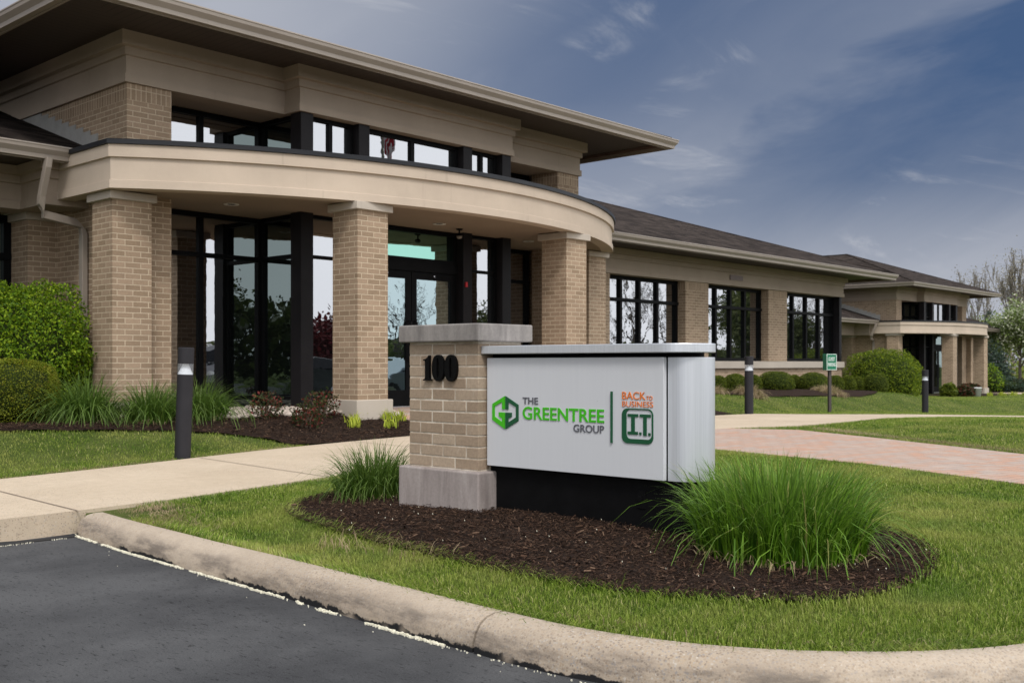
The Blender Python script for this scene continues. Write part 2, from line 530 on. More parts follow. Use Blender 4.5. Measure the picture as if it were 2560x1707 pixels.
# --- sign and street furniture
m, t, b = material('sign_panel_paint')
p = t.pos()
n = t.noise(t.scale(p, (60, 60, 1.5)), 1.0, 3, 0.6)
c = t.mix(t.ramp(n, [(0.3, 0.0), (0.7, 1.0)]), (0.545, 0.55, 0.57), (0.56, 0.565, 0.585))
dirt = t.smooth(t.noise(p, 42, 2, 0.5), 0.78, 0.80)
c = t.mix(t.math('MULTIPLY', dirt, 0.6), c, (0.2, 0.19, 0.18))
t.l.new(c, b.inputs['Base Color'])
b.inputs['Roughness'].default_value = 0.45
b.inputs['Specular IOR Level'].default_value = 0.4
m, t, b = material('brushed_aluminium')
p = t.pos()
n = t.noise(t.scale(p, (140, 140, 1.5)), 1.0, 3, 0.6)
c = t.mix(t.ramp(n, [(0.3, 0.0), (0.7, 1.0)]), (0.62, 0.635, 0.67), (0.70, 0.715, 0.75))
t.l.new(c, b.inputs['Base Color'])
b.inputs['Metallic'].default_value = 0.6
b.inputs['Roughness'].default_value = 0.38
bump(t, b, n, 0.03, 0.001)
plain('sign_black', (0.0045, 0.0045, 0.0048), 0.55, spec=0.08, var=0.3, vscale=8, bmp=0.15, bscale=60)
plain('number_black', (0.003, 0.003, 0.0033), 0.4, spec=0.1)
plain('letter_grey', (0.10, 0.10, 0.115), 0.45, var=0.05)
plain('letter_green', (0.045, 0.42, 0.004), 0.4, var=0.04)
plain('letter_dark_green', (0.002, 0.072, 0.026), 0.4, var=0.05)
plain('letter_orange', (0.72, 0.185, 0.028), 0.4, var=0.06)
plain('bollard_paint', (0.026, 0.025, 0.0285), 0.5, spec=0.15, var=0.12, vscale=5)
plain('lamp_white', (0.88, 0.88, 0.86), 0.4, var=0.03)
plain('parking_green', (0.004, 0.15, 0.075), 0.4, var=0.05)
plain('sign_white', (0.75, 0.80, 0.77), 0.5, var=0.04)
plain('post_brown', (0.055, 0.042, 0.040), 0.6)
plain('bucket_white', (0.62, 0.62, 0.60), 0.4, var=0.08)
plain('flake_cream', (0.72, 0.68, 0.54), 0.8, var=0.15, vscale=30)
plain('rock', (0.42, 0.355, 0.30), 0.9, var=0.35, vscale=5, bmp=0.4)
plain('tar', (0.010, 0.010, 0.011), 0.6)
m, t, b = material('lamp_lens')
t.n.remove(b)
out = [n for n in t.n if n.type == 'OUTPUT_MATERIAL'][0]
g = t.node('ShaderNodeBsdfGlossy')
g.inputs['Roughness'].default_value = 0.08
tr = t.node('ShaderNodeBsdfTransparent')
tr.inputs[0].default_value = (0.86, 0.88, 0.92, 1)
mx = t.node('ShaderNodeMixShader')
mx.inputs[0].default_value = 0.10
t.l.new(tr.outputs[0], mx.inputs[1])
t.l.new(g.outputs[0], mx.inputs[2])
wd = t.node('ShaderNodeBsdfDiffuse')
wd.inputs[0].default_value = (0.62, 0.64, 0.68, 1)
mx2 = t.node('ShaderNodeMixShader')
mx2.inputs[0].default_value = 0.20
t.l.new(mx.outputs[0], mx2.inputs[1])
t.l.new(wd.outputs[0], mx2.inputs[2])
t.l.new(mx2.outputs[0], out.inputs[0])

# ------------------------------------------------------------------ terrain heights
S_X = np.array([-60, 3, 6, 9, 14, 16.7, 21, 26, 32, 42, 60, 120, 600.])
S_Z = np.array([.13, .138, .18, .205, .215, .21, .08, -.10, -.34, -.50, -.62, -.9, -1.2])
B_X = np.array([-60, 12, 21, 24, 28, 30, 31.5, 36, 44, 50, 70, 120, 600.])
B_Z = np.array([.42, .44, .46, .46, .36, .26, .11, -.09, -.27, -.31, -.5, -.9, -1.2])
KR, KCX, KCY = 1.56, 4.61, 2.57        # back edge of the kerb: straight along x = 3.05, quarter turn, straight along y = 1.01


def sm(v):
    v = np.clip(v, 0, 1)
    return v * v * (3 - 2 * v)


def lot_z(x):
    return np.interp(x, [-60, 16.7, 21, 26, 32, 42, 60, 120, 600], [0, 0, -.12, -.30, -.54, -.70, -.82, -1.1, -1.4])


def kerb_shift(y):
    """the straight run of the kerb leans away from the car park towards the walk"""
    return np.interp(y, [2.6, 3.2, 4.3, 5.2, 5.9, 6.7], [0, 0.025, 0.10, 0.15, 0.19, 0.27])


def kerb_dist(x, y):
    x = np.asarray(x, float)
    y = np.asarray(y, float)
    x = x - np.where(x < 6, kerb_shift(y) * np.where(y > KCY, 1.0, 0.0), 0.0)
    arc = KR - np.hypot(x - KCX, y - KCY)
    return np.where((x < KCX) & (y < KCY), arc, np.where(y >= KCY, np.where(x < KCX, x - 3.05, np.minimum(x - 3.05, y - 1.01)), y - 1.01))


def ground_z(x, y):
    x = np.asarray(x, float)
    y = np.asarray(y, float)
    s = np.interp(x, S_X, S_Z)
    b = np.interp(x, B_X, B_Z)
    e = sm((x - 16) / 6)
    z = s + (b - s) * sm((y - 9.6 - 0.75 * e) / (1.4 + 0.7 * e))
    z = z + 0.062 * np.exp(-((x - 4.7) ** 2 + (y - 4.0) ** 2) / 2.2)
    z = z + 0.05 * np.exp(-(((x - 17) / 4.5) ** 2 + ((y - 4.6) / 1.7) ** 2))
    k = kerb_dist(x, y)
    edge = lot_z(x) + 0.118
    return np.where(y < 6.4, edge + (z - edge) * sm(k / 0.9), z)


def gz(x, y):
    return float(ground_z(x, y))


# ------------------------------------------------------------------ mesh helpers
def link(o, parent=None):
    COL.objects.link(o)
    if parent is not None:
        o.parent = parent
    return o


def thing(name, label, cat, loc=(0, 0, 0), group=None, rz=0.0):
    o = bpy.data.objects.new(name, None)
    o.empty_display_size = 0.2
    o.location = loc
    o.rotation_euler = (0, 0, rz)
    o['label'] = label
    o['category'] = cat
    if group:
        o['group'] = group
    return link(o)


def tag(o, label=None, cat=None, group=None, kind=None):
    for k, v in (('label', label), ('category', cat), ('group', group), ('kind', kind)):
        if v:
            o[k] = v
    return o


def copy_tree(o, parent=None):
    c = o.copy()
    COL.objects.link(c)
    if parent is not None:
        c.parent = parent
    for ch in list(o.children):
        copy_tree(ch, c)
    return c


class MB:
    """collects shapes and links them as one mesh object"""
    def __init__(s):
        s.v, s.f, s.m = [], [], []
    def add(s, vs, fs, mi=0):
        k = len(s.v)
        s.v += [tuple(map(float, p)) for p in vs]
        s.f += [tuple(i + k for i in f) for f in fs]
        s.m += [mi] * len(fs)
        return s
    def box(s, x0, x1, y0, y1, z0, z1, mi=0):
        return s.add([(x0, y0, z0), (x1, y0, z0), (x1, y1, z0), (x0, y1, z0), (x0, y0, z1), (x1, y0, z1), (x1, y1, z1), (x0, y1, z1)],
                     [(0, 3, 2, 1), (4, 5, 6, 7), (0, 1, 5, 4), (1, 2, 6, 5), (2, 3, 7, 6), (3, 0, 4, 7)], mi)
    def prism(s, poly, z0, z1, mi=0):
        n = len(poly)
        vs = [(x, y, z0) for x, y in poly] + [(x, y, z1) for x, y in poly]
        fs = [tuple(range(n))[::-1], tuple(range(n, 2 * n))] + [(i, (i + 1) % n, n + (i + 1) % n, n + i) for i in range(n)]
        return s.add(vs, fs, mi)
    def sweep(s, prof, path, mi=0, caps=True, closed=False, zfun=None):
        """prof: closed loop of (outward offset, height); outward is to the right of the path"""
        P = [Vector((p[0], p[1])) for p in path]
        n, k = len(P), len(prof)
        rings = []
        for i in range(n):
            a = P[i] - P[i - 1] if (i > 0 or closed) else P[1] - P[0]
            b = P[(i + 1) % n] - P[i] if (i < n - 1 or closed) else P[-1] - P[-2]
            a.normalize(); b.normalize()
            na, nb = Vector((a.y, -a.x)), Vector((b.y, -b.x))
            mdir = (na + nb) / (1.0 + na.dot(nb)) if (1.0 + na.dot(nb)) > 1e-3 else na
            zo = zfun(P[i].x, P[i].y) if zfun else 0.0
            rings.append([(P[i].x + mdir.x * o, P[i].y + mdir.y * o, z + zo) for o, z in prof])
        vs = [q for r in rings for q in r]
        fs = []
        for i in range(n if closed else n - 1):
            j = (i + 1) % n
            for q in range(k):
                r = (q + 1) % k
                fs.append((i * k + q, i * k + r, j * k + r, j * k + q))
        if caps and not closed:
            fs.append(tuple(range(k))[::-1])
            fs.append(tuple((n - 1) * k + q for q in range(k)))
        return s.add(vs, fs, mi)
    def tube(s, pts, radii, k=6, mi=0, caps=True):
        pts = [Vector(p) for p in pts]
        n = len(pts)
        if not hasattr(radii, '__len__'):
            radii = [radii] * n
        vs, fs = [], []
        up = Vector((0, 0, 1))
        for i in range(n):
            d = (pts[min(i + 1, n - 1)] - pts[max(i - 1, 0)])
            d = d.normalized() if d.length > 1e-9 else Vector((0, 0, 1))
            a = d.cross(up) if abs(d.z) < 0.95 else d.cross(Vector((1, 0, 0)))
            a.normalize()
            b = d.cross(a)
            for q in range(k):
                w = 2 * math.pi * q / k
                vs.append(pts[i] + (a * math.cos(w) + b * math.sin(w)) * radii[i])
        for i in range(n - 1):
            for q in range(k):
                r = (q + 1) % k
                fs.append((i * k + q, i * k + r, (i + 1) * k + r, (i + 1) * k + q))
        if caps:
            fs.append(tuple(range(k)))
            fs.append(tuple((n - 1) * k + q for q in range(k))[::-1])
        return s.add(vs, fs, mi)
    def lathe(s, prof, c=(0, 0, 0), n=24, mi=0):
        k = len(prof)
        vs = [(c[0] + r * math.cos(2 * math.pi * i / n), c[1] + r * math.sin(2 * math.pi * i / n), c[2] + z) for i in range(n) for r, z in prof]
        fs = []
        for i in range(n):
            j = (i + 1) % n
            for q in range(k - 1):
                fs.append((i * k + q, j * k + q, j * k + q + 1, i * k + q + 1))
        fs.append(tuple(i * k for i in range(n))[::-1])
        fs.append(tuple(i * k + k - 1 for i in range(n)))
        return s.add(vs, fs, mi)
    def build(s, name, mats, parent=None, origin=(0, 0, 0), smooth=False, bevel=0.0, auto=None):
        me = bpy.data.meshes.new(name)
        o = origin
        me.from_pydata([(x - o[0], y - o[1], z - o[2]) for x, y, z in s.v], [], s.f)
        for mt in ([mats] if isinstance(mats, str) else mats):
            me.materials.append(MATS[mt])
        me.polygons.foreach_set('material_index', s.m)
        if smooth:
            me.polygons.foreach_set('use_smooth', [True] * len(s.f))
        me.update()
        ob = link(bpy.data.objects.new(name, me), parent)
        if bevel:
            b = ob.modifiers.new('bevel', 'BEVEL')
            b.width = bevel
            b.segments = 2
            b.limit_method = 'ANGLE'
        return ob


def np_mesh(name, verts, quads=None, tris=None, mat=None, attrs=None, parent=None, smooth=False):
    me = bpy.data.meshes.new(name)
    verts = np.asarray(verts, np.float32)
    me.vertices.add(len(verts))
    me.vertices.foreach_set('co', verts.ravel())
    nq = 0 if quads is None else len(quads)
    nt = 0 if tris is None else len(tris)
    loops = np.concatenate([np.asarray(a, np.int32).ravel() for a in (quads, tris) if a is not None and len(a)])
    me.loops.add(len(loops))
    me.loops.foreach_set('vertex_index', loops)
    me.polygons.add(nq + nt)
    start = np.concatenate([np.arange(nq) * 4, nq * 4 + np.arange(nt) * 3]).astype(np.int32)
    me.polygons.foreach_set('loop_start', start)
    me.polygons.foreach_set('use_smooth', np.full(nq + nt, bool(smooth)))
    for k, v in (attrs or {}).items():
        a = me.attributes.new(k, 'FLOAT', 'POINT')
        a.data.foreach_set('value', np.asarray(v, np.float32))
    if mat:
        me.materials.append(MATS[mat])
    me.update(calc_edges=True)
    me.validate()
    return link(bpy.data.objects.new(name, me), parent)


def blades(pts, h, w, lean, seg=2, seed=1, az=None, curl=1.0, rnd=None):
    """grass blades: pts (n,3); h, w, lean arrays -> verts, quads, tris, rnd, tip"""
    r = np.random.default_rng(seed)
    n = len(pts)
    h = np.broadcast_to(h, n); w = np.broadcast_to(w, n); lean = np.broadcast_to(lean, n)
    az = r.uniform(0, 2 * np.pi, n) if az is None else az
    fa = az + np.pi / 2 + r.normal(0, 0.7, n)
    side = np.stack([np.cos(fa), np.sin(fa), np.zeros(n)], 1)
    out = np.stack([np.cos(az), np.sin(az), np.zeros(n)], 1)
    V = np.zeros((n, 2 * seg + 1, 3)); TIP = np.zeros((n, 2 * seg + 1))
    for k in range(seg + 1):
        t = k / seg
        th = lean * (0.25 * t + curl * t * t)          # bends over towards the tip
        rad_ = h * t
        c = pts + out * (rad_ * np.sin(np.clip(th, 0, 2.6)))[:, None]
        c[:, 2] += rad_ * np.cos(np.clip(th, 0, 2.6))
        if k == seg:
            V[:, 2 * seg] = c
            TIP[:, 2 * seg] = 1
        else:
            ww = w * (0.75 + 0.25 * math.sin(math.pi * min(1, t * 1.5))) * (1 - 0.55 * t * t)
            V[:, 2 * k] = c - side * (ww / 2)[:, None]
            V[:, 2 * k + 1] = c + side * (ww / 2)[:, None]
            TIP[:, 2 * k:2 * k + 2] = t
    base = (np.arange(n) * (2 * seg + 1))[:, None]
    quads = np.concatenate([base + np.array([2 * k, 2 * k + 1, 2 * k + 3, 2 * k + 2]) for k in range(seg - 1)]) if seg > 1 else np.zeros((0, 4), int)
    tris = base + np.array([2 * seg - 2, 2 * seg - 1, 2 * seg])
    rv = r.uniform(0, 1, n) if rnd is None else rnd
    return V.reshape(-1, 3), quads, tris, np.repeat(rv, 2 * seg + 1), TIP.ravel()


def leaves(pts, nrm, size, seed=1, jitter=0.7, aspect=0.55, fold=0.0):
    """leaf quads at pts facing roughly nrm"""
    r = np.random.default_rng(seed)
    n = len(pts)
    size = np.broadcast_to(size, n) * r.uniform(0.65, 1.3, n)
    a = nrm + r.normal(0, jitter, (n, 3))
    a /= np.linalg.norm(a, axis=1, keepdims=True) + 1e-9
    d = r.normal(0, 1, (n, 3)) + np.array([0, 0, -0.25])
    u = d - a * np.sum(d * a, 1, keepdims=True)
    u /= np.linalg.norm(u, axis=1, keepdims=True) + 1e-9
    v = np.cross(a, u)
    V = np.stack([pts - u * size[:, None] * 0.5, pts + v * (size * aspect * 0.5)[:, None] - u * size[:, None] * 0.05,
                  pts + u * size[:, None] * 0.5, pts - v * (size * aspect * 0.5)[:, None] - u * size[:, None] * 0.05], 1)
    q = (np.arange(n) * 4)[:, None] + np.arange(4)
    return V.reshape(-1, 3), q, np.repeat(r.uniform(0, 1, n), 4)


def in_poly(px, py, poly):
    px = np.asarray(px); py = np.asarray(py)
    ins = np.zeros(px.shape, bool)
    n = len(poly)
    for i in range(n):
        x0, y0 = poly[i]; x1, y1 = poly[(i + 1) % n]
        c = ((y0 > py) != (y1 > py)) & (px < (x1 - x0) * (py - y0) / ((y1 - y0) if y1 != y0 else 1e-12) + x0)
        ins ^= c
    return ins


def chaikin(poly, n=2, closed=True):
    P = [Vector((p[0], p[1])) for p in poly]
    for _ in range(n):
        Q = [] if closed else [P[0]]
        for i in range(len(P) if closed else len(P) - 1):
            a, b = P[i], P[(i + 1) % len(P)]
            Q += [a * 0.75 + b * 0.25, a * 0.25 + b * 0.75]
        if not closed:
            Q.append(P[-1])
        P = Q
    return [(p.x, p.y) for p in P]


def densify(poly, step):
    out = []
    n = len(poly)
    for i in range(n):
        a = np.array(poly[i]); b = np.array(poly[(i + 1) % n])
        k = max(1, int(np.hypot(*(b - a)) / step))
        out += [tuple(a + (b - a) * j / k) for j in range(k)]
    return out


def drape(name, poly, off, mat, res=0.3, skirt=0.0, zfun=None, rough=0.0, label=None, kind='structure', seed=3):
    zf = zfun or gz
    P = densify(poly, res)
    n = len(P)
    arr = np.array(P)
    xs = np.arange(arr[:, 0].min() + res * 0.5, arr[:, 0].max(), res)
    ys = np.arange(arr[:, 1].min() + res * 0.5, arr[:, 1].max(), res)
    X, Y = np.meshgrid(xs, ys)
    X = X.ravel(); Y = Y.ravel()
    if len(X):
        k = in_poly(X, Y, P)
        X, Y = X[k], Y[k]
    co = [Vector(p) for p in P] + [Vector((a, b)) for a, b in zip(X, Y)]
    v, e, f, *_ = delaunay_2d_cdt(co, [(i, (i + 1) % n) for i in range(n)], [], 1, 1e-5)
    b = MB()
    def hz(p):
        z = zf(p.x, p.y) + off
        if rough:
            z += rough * (mnoise.noise(Vector((p.x * 3.1, p.y * 3.1, seed))) + 0.6 * mnoise.noise(Vector((p.x * 9, p.y * 9, seed))))
        return z
    b.add([(p.x, p.y, hz(p)) for p in v], [tuple(t) for t in f])
    if skirt:
        zt = [zf(*p) + off for p in P]
        vs = [(p[0], p[1], z) for p, z in zip(P, zt)] + [(p[0], p[1], z - skirt) for p, z in zip(P, zt)]
        b.add(vs, [(i, (i + 1) % n, n + (i + 1) % n, n + i) for i in range(n)])
    o = b.build(name, mat, smooth=not skirt)
    o['kind'] = kind
    if label:
        o['label'] = label
    return o


# ------------------------------------------------------------------ ground, car park, walks, beds
def axis(*parts):
    out = []
    for a, b, st in parts:
        out += list(np.arange(a, b, st))
    return np.array(out + [parts[-1][1]])


def build_ground():
    xs = axis((-600, -60, 60), (-60, -10, 5), (-10, 2.6, 0.6), (2.6, 5.2, 0.07), (5.2, 20, 0.3), (20, 60, 1), (60, 120, 5), (120, 640, 40))
    ys = axis((-600, -60, 60), (-60, -20, 5), (-20, 0.4, 1), (0.4, 3.2, 0.07), (3.2, 13, 0.25), (13, 40, 1.5), (40, 120, 8), (120, 640, 40))
    X, Y = np.meshgrid(xs, ys)
    Z = ground_z(X, Y) - 0.018
    lot = ((X < 2.95 + kerb_shift(Y)) & (Y < 6.75)) | (kerb_dist(X, Y) < -0.06) & (Y < 6.4)
    lot &= (Y > -19) & (X < 75) & (X > -45)
    Z = np.where(lot, lot_z(X) - 0.10, Z)
    south = (Y < -19)
    Z = np.where(south, lot_z(X) + 0.02, Z)
    nx, ny = len(xs), len(ys)
    idx = np.arange(nx * ny).reshape(ny, nx)
    q = np.stack([idx[:-1, :-1], idx[:-1, 1:], idx[1:, 1:], idx[1:, :-1]], -1).reshape(-1, 4)
    o = np_mesh('ground', np.stack([X, Y, Z], -1).reshape(-1, 3), q, None, 'lawn_soil', smooth=True)
    tag(o, 'grassy ground under and around the whole site', kind='structure')


build_ground()

# car park
xs = axis((-45, -5, 4), (-5, 5, 0.5), (5, 75, 1.5)); ys = axis((-19, 0, 2), (0, 6.72, 0.5))
X, Y = np.meshgrid(xs, ys)
idx = np.arange(len(xs) * len(ys)).reshape(len(ys), len(xs))
q = np.stack([idx[:-1, :-1], idx[:-1, 1:], idx[1:, 1:], idx[1:, :-1]], -1).reshape(-1, 4)
tag(np_mesh('parking_lot', np.stack([X, Y, lot_z(X)], -1).reshape(-1, 3), q, None, 'asphalt', smooth=True),
    'dark sealed asphalt car park in the near left corner', kind='structure')

# kerb: rounded concrete with a joint
kp = [(3.05, 6.62), (3.05, 6.3)] + [(3.05, y) for y in np.arange(6.0, 2.6, -0.3)]
kp += [(KCX - KR * math.cos(a), KCY - KR * math.sin(a)) for a in np.linspace(0.0, math.pi / 2, 22)]
kp += [(x, 1.01) for x in (5.2, 6.0, 8, 11, 14, 17, 20, 24, 28, 32, 42, 60)]
prof = [(-0.015, -0.12), (-0.015, 0.118), (0.02, 0.133), (0.07, 0.134), (0.115, 0.124), (0.15, 0.103), (0.172, 0.07), (0.185, 0.03), (0.19, -0.12)]
def clean(path):
    out = [path[0]]
    for p_ in path[1:]:
        if math.hypot(p_[0] - out[-1][0], p_[1] - out[-1][1]) > 0.04:
            out.append(p_)
    return out
kp = clean(kp)
def kz(x, y):
    return float(lot_z(x)) + 0.004 * mnoise.noise(Vector((x * 1.3, y * 1.3, 9)))
def kerb_run(b, path):
    b.sweep(prof, path, zfun=kz)
b = MB()
kp = [(p_[0] + (float(kerb_shift(p_[1])) if p_[0] < 4 and p_[1] > 2.6 else 0.0), p_[1]) for p_ in kp]
js = [i for i, p_ in enumerate(kp) if p_[1] > 2.83]
cut = js[-1] + 1
a_end = (3.05 + float(kerb_shift(2.824)), 2.824); b_start = (3.05 + float(kerb_shift(2.812)), 2.812)
first = kp[:cut] + ([a_end] if kp[cut - 1][1] - a_end[1] > 0.03 else [])
second = [b_start] + [p_ for p_ in kp[cut:] if p_[1] < b_start[1] - 0.02]
kerb_run(b, first)
kerb_run(b, second)
ko = b.build('kerb', 'kerb_concrete', smooth=True)
tag(ko, 'rounded exposed aggregate concrete kerb curving round the sign island', kind='structure')
es = ko.modifiers.new('edges', 'EDGE_SPLIT'); es.split_angle = rad(50)

# walks
SIDE_N = [(-45, 8.9), (1.0, 8.85), (3.5, 8.95), (5.2, 9.20), (7.0, 9.58), (8.8, 9.72), (13.4, 9.78), (16.7, 9.55), (18.0, 8.98), (21.4, 8.46), (25.5, 7.6), (31, 6.2), (40, 4.5), (60, 3)]
SIDE_S = [(60, 1.5), (40, 3.0), (30, 4.9), (22.6, 6.6), (19.6, 7.35), (15.4, 7.02), (13.6, 7.12), (12.65, 7.72), (9.9, 7.55), (7.0, 7.15), (5.2, 6.92), (3.3, 6.62), (-45, 6.62)]
side_poly = chaikin(SIDE_N, 2, False) + chaikin(SIDE_S, 2, False)
drape('sidewalk', side_poly, 0.006, 'walk_concrete', 0.35, 0.16, label='pale broom finished concrete walk crossing in front of the building')
BRICK_W = [(7.6, 1.05), (8.41, 2.5), (9.08, 3.98), (9.6, 5.96), (9.85, 7.5)]
BRICK_E = [(12.7, 7.7), (13.0, 6.7), (11.77, 4.66), (11.04, 3.29), (10.0, 1.05)]
brick_poly = BRICK_W + BRICK_E
drape('brick_path', brick_poly, 0.002, 'paver', 0.3, 0.10, label='pink and grey block paved path running from the car park to the entrance')
plaza_poly = [(9.6, 9.74), (13.4, 9.79), (13.6, 13.2), (9.2, 13.2), (9.22, 11.2)]
drape('entrance_paving', plaza_poly, 0.004, 'paver', 0.3, 0.08, label='red block paving under the curved entrance canopy')
# joints in the walk
b = MB()
for x0, x1 in ((3.16, 3.30), (5.36, 5.58), (0.9, 1.0), (-1.3, -1.2), (7.6, 7.8), (14.9, 14.9), (17.3, 17.3), (19.7, 19.7), (22.2, 22.2)):
    ya = np.interp((x0 + x1) / 2, [p_[0] for p_ in SIDE_S[::-1]], [p_[1] for p_ in SIDE_S[::-1]]) + 0.03
    yb = np.interp((x0 + x1) / 2, [p_[0] for p_ in SIDE_N], [p_[1] for p_ in SIDE_N]) - 0.03
    n = 14
    vs = []
    for i in range(n + 1):
        f = i / n
        x = x0 + (x1 - x0) * f; y = ya + (yb - ya) * f
        z = gz(x, y) + 0.0105
        vs += [(x - 0.006, y, z), (x + 0.006, y, z)]
    b.add(vs, [(2 * i, 2 * i + 1, 2 * i + 3, 2 * i + 2) for i in range(n)])
tag(b.build('walk_joints', 'joint_dark'), 'narrow dark control joints across the concrete walk', kind='structure')

# tar line along the foot of the walk's edge
b = MB()
n = 90
vs = []
for i in range(n + 1):
    x = -2.0 + 5.1 * i / n
    wv = 0.035 + 0.03 * mnoise.noise(Vector((x * 2.2, 1, 4))) + 0.012 * mnoise.noise(Vector((x * 14, 1, 4)))
    h = max(0.004, 0.018 + 0.022 * mnoise.noise(Vector((x * 2.6, 7, 2))))
    vs += [(x, 6.617, h), (x, 6.611, h), (x, 6.608 - wv, 0.0045)]
b.add(vs, [(3 * i + k, 3 * i + 3 + k, 3 * i + 4 + k, 3 * i + 1 + k) for i in range(n) for k in (0, 1)])
tag(b.build('sealant_line', 'tar'), 'black sealant smeared along the foot of the concrete walk', kind='structure')

# mulch beds
ISLAND_BED = chaikin([(3.92, 5.64), (4.57, 6.10), (5.25, 5.95), (5.55, 5.2), (5.65, 4.2), (5.8, 3.2), (5.85, 2.6), (5.58, 2.2), (5.15, 1.90), (4.66, 1.76), (4.2, 1.78), (3.9, 1.95), (3.68, 2.28), (3.52, 2.75), (3.55, 3.6), (3.66, 4.5)], 2)
LEFT_BED = chaikin([(-6, 11.4), (3.2, 11.0), (4.34, 10.87), (5.27, 10.66), (6.28, 10.46), (6.95, 10.1), (7.05, 9.72), (7.4, 9.62)], 2, False) + [(9.5, 9.76), (9.15, 11.2), (9.1, 13.2), (6.4, 14.6), (-6, 14.6)]
ENTRY_BED = [(13.5, 9.85), (15.2, 9.66), (16.35, 9.62), (16.2, 10.1), (15.9, 10.9), (16.0, 11.8), (17.2, 11.95), (20, 11.78), (23, 11.72), (26, 11.68), (27.6, 11.95), (28.8, 12.4), (30.4, 12.7), (30.9, 14.2), (13.6, 14.2)]
FAR_BED = chaikin([(46.2, 16.0), (49, 15.6), (52, 16.0), (53.5, 17.0), (52, 18.0), (46, 18.3)], 1)
FAR_BED_2 = [(54.5, 17.6), (58, 16.8), (62, 17.0), (62, 22), (57, 22), (56.4, 19)]
drape('mulch_island', ISLAND_BED, 0.008, 'mulch', 0.07, 0, None, 0.012, 'dark brown mulch bed round the foot of the sign')
drape('mulch_bed', LEFT_BED, 0.008, 'mulch', 0.16, 0, None, 0.015, 'dark mulch bed in front of the left columns')
drape('mulch_strip', ENTRY_BED, 0.010, 'mulch', 0.35, 0, None, 0.02, 'long mulch bed under the shrubs along the wing')
drape('mulch_patch', FAR_BED, 0.012, 'mulch', 0.5, 0, None, 0.02, 'mulch patch before the far entrance')
drape('mulch_patch', FAR_BED_2, 0.012, 'mulch', 0.6, 0, None, 0.02, 'mulch patch right of the far entrance')
far_walk = [(53.6, 16.2), (53.9, 17.6), (56.4, 17.2), (61, 16.2), (75, 14.4), (75, 12.6), (60, 14.6)]
drape('far_walk', far_walk, 0.015, 'walk_concrete', 0.8, 0.1, label='pale walk leading right from the far entrance')
drape('far_road', [(66, 22), (140, 34), (140, 39), (66, 26)], 0.02, 'walk_concrete', 2.0, 0.1, label='pale drive beyond the trees at the right edge')

# ------------------------------------------------------------------ the office buildings
class Shift(MB):
    """MB that adds a lift to everything above the canopy (the far entrance stands a little taller)"""
    lift = 0.0


def arc_pts(cx, cy, r, a0, a1, n):
    return [(cx + r * math.cos(a), cy + r * math.sin(a)) for a in np.linspace(a0, a1, n)]


def window(root, O, axis, c, a0, a1, z0, z1, vs=(), hs=(), glass='window_glass', name='window', face=-1, fw=0.055, depth=0.10, sill=True, inset=0.045, hproud=0.012):
    """a framed window in the plane axis = c; vs: mullion centres, hs: transom heights. face -1 looks to the lower side of the axis"""
    b = MB()
    def bx(u0, u1, w0, w1, d0, d1, mi=0):      # d measured from the outer face inwards
        lo, hi = sorted((c - face * d0, c - face * d1))
        if axis == 'y':
            b.box(u0, u1, lo, hi, w0, w1, mi)
        else:
            b.box(lo, hi, u0, u1, w0, w1, mi)
    bx(a0, a1, z0, z0 + fw, 0, depth)
    bx(a0, a1, z1 - fw, z1, 0, depth)
    bx(a0, a0 + fw, z0 + fw, z1 - fw, 0.002, depth - 0.002)
    bx(a1 - fw, a1, z0 + fw, z1 - fw, 0.002, depth - 0.002)
    for v in vs:
        bx(v - fw / 2, v + fw / 2, z0 + fw, z1 - fw, 0.004, depth - 0.004)
    for h in hs:
        bx(a0 + 0.01, a1 - 0.01, h - fw * 0.42, h + fw * 0.42, -hproud, depth - 0.006)
    fr = b.build(name, 'dark_frame', root, O)
    g = MB()
    lo, hi = sorted((c - face * inset, c - face * (inset + 0.012)))
    if axis == 'y':
        g.box(a0 + 0.02, a1 - 0.02, lo, hi, z0 + 0.02, z1 - 0.02)
    else:
        g.box(lo, hi, a0 + 0.02, a1 - 0.02, z0 + 0.02, z1 - 0.02)
    g.build('pane', glass, fr, (0, 0, 0) if False else O)
    return fr


BAND_LO = [(0.0, -0.30), (0.0, 0.0), (0.022, 0.0), (0.022, 0.105), (0.0, 0.112), (0.0, 0.325), (0.03, 0.342), (0.03, 0.435), (0.10, 0.452)]


def band_profile(z0, z1, thick=0.24, out=0.0):
    """entablature: lower lip, flat field, upper strip, deep crown; z0 underside, z1 soffit line"""
    return [(-thick, z0), (out + 0.022, z0), (out + 0.022, z0 + 0.105), (out, z0 + 0.111), (out, z0 + 0.325), (out + 0.032, z0 + 0.333), (out + 0.032, z0 + 0.43),
            (out + 0.10, z0 + 0.438), (out + 0.10, z1), (-thick, z1)]


def gutter_profile(z):
    return [(0.0, z), (0.072, z + 0.002), (0.078, z + 0.05), (0.098, z + 0.075), (0.122, z + 0.105), (0.128, z + 0.14), (0.136, z + 0.15), (0.134, z + 0.165), (0.116, z + 0.166), (0.112, z + 0.15), (0.0, z + 0.15)]


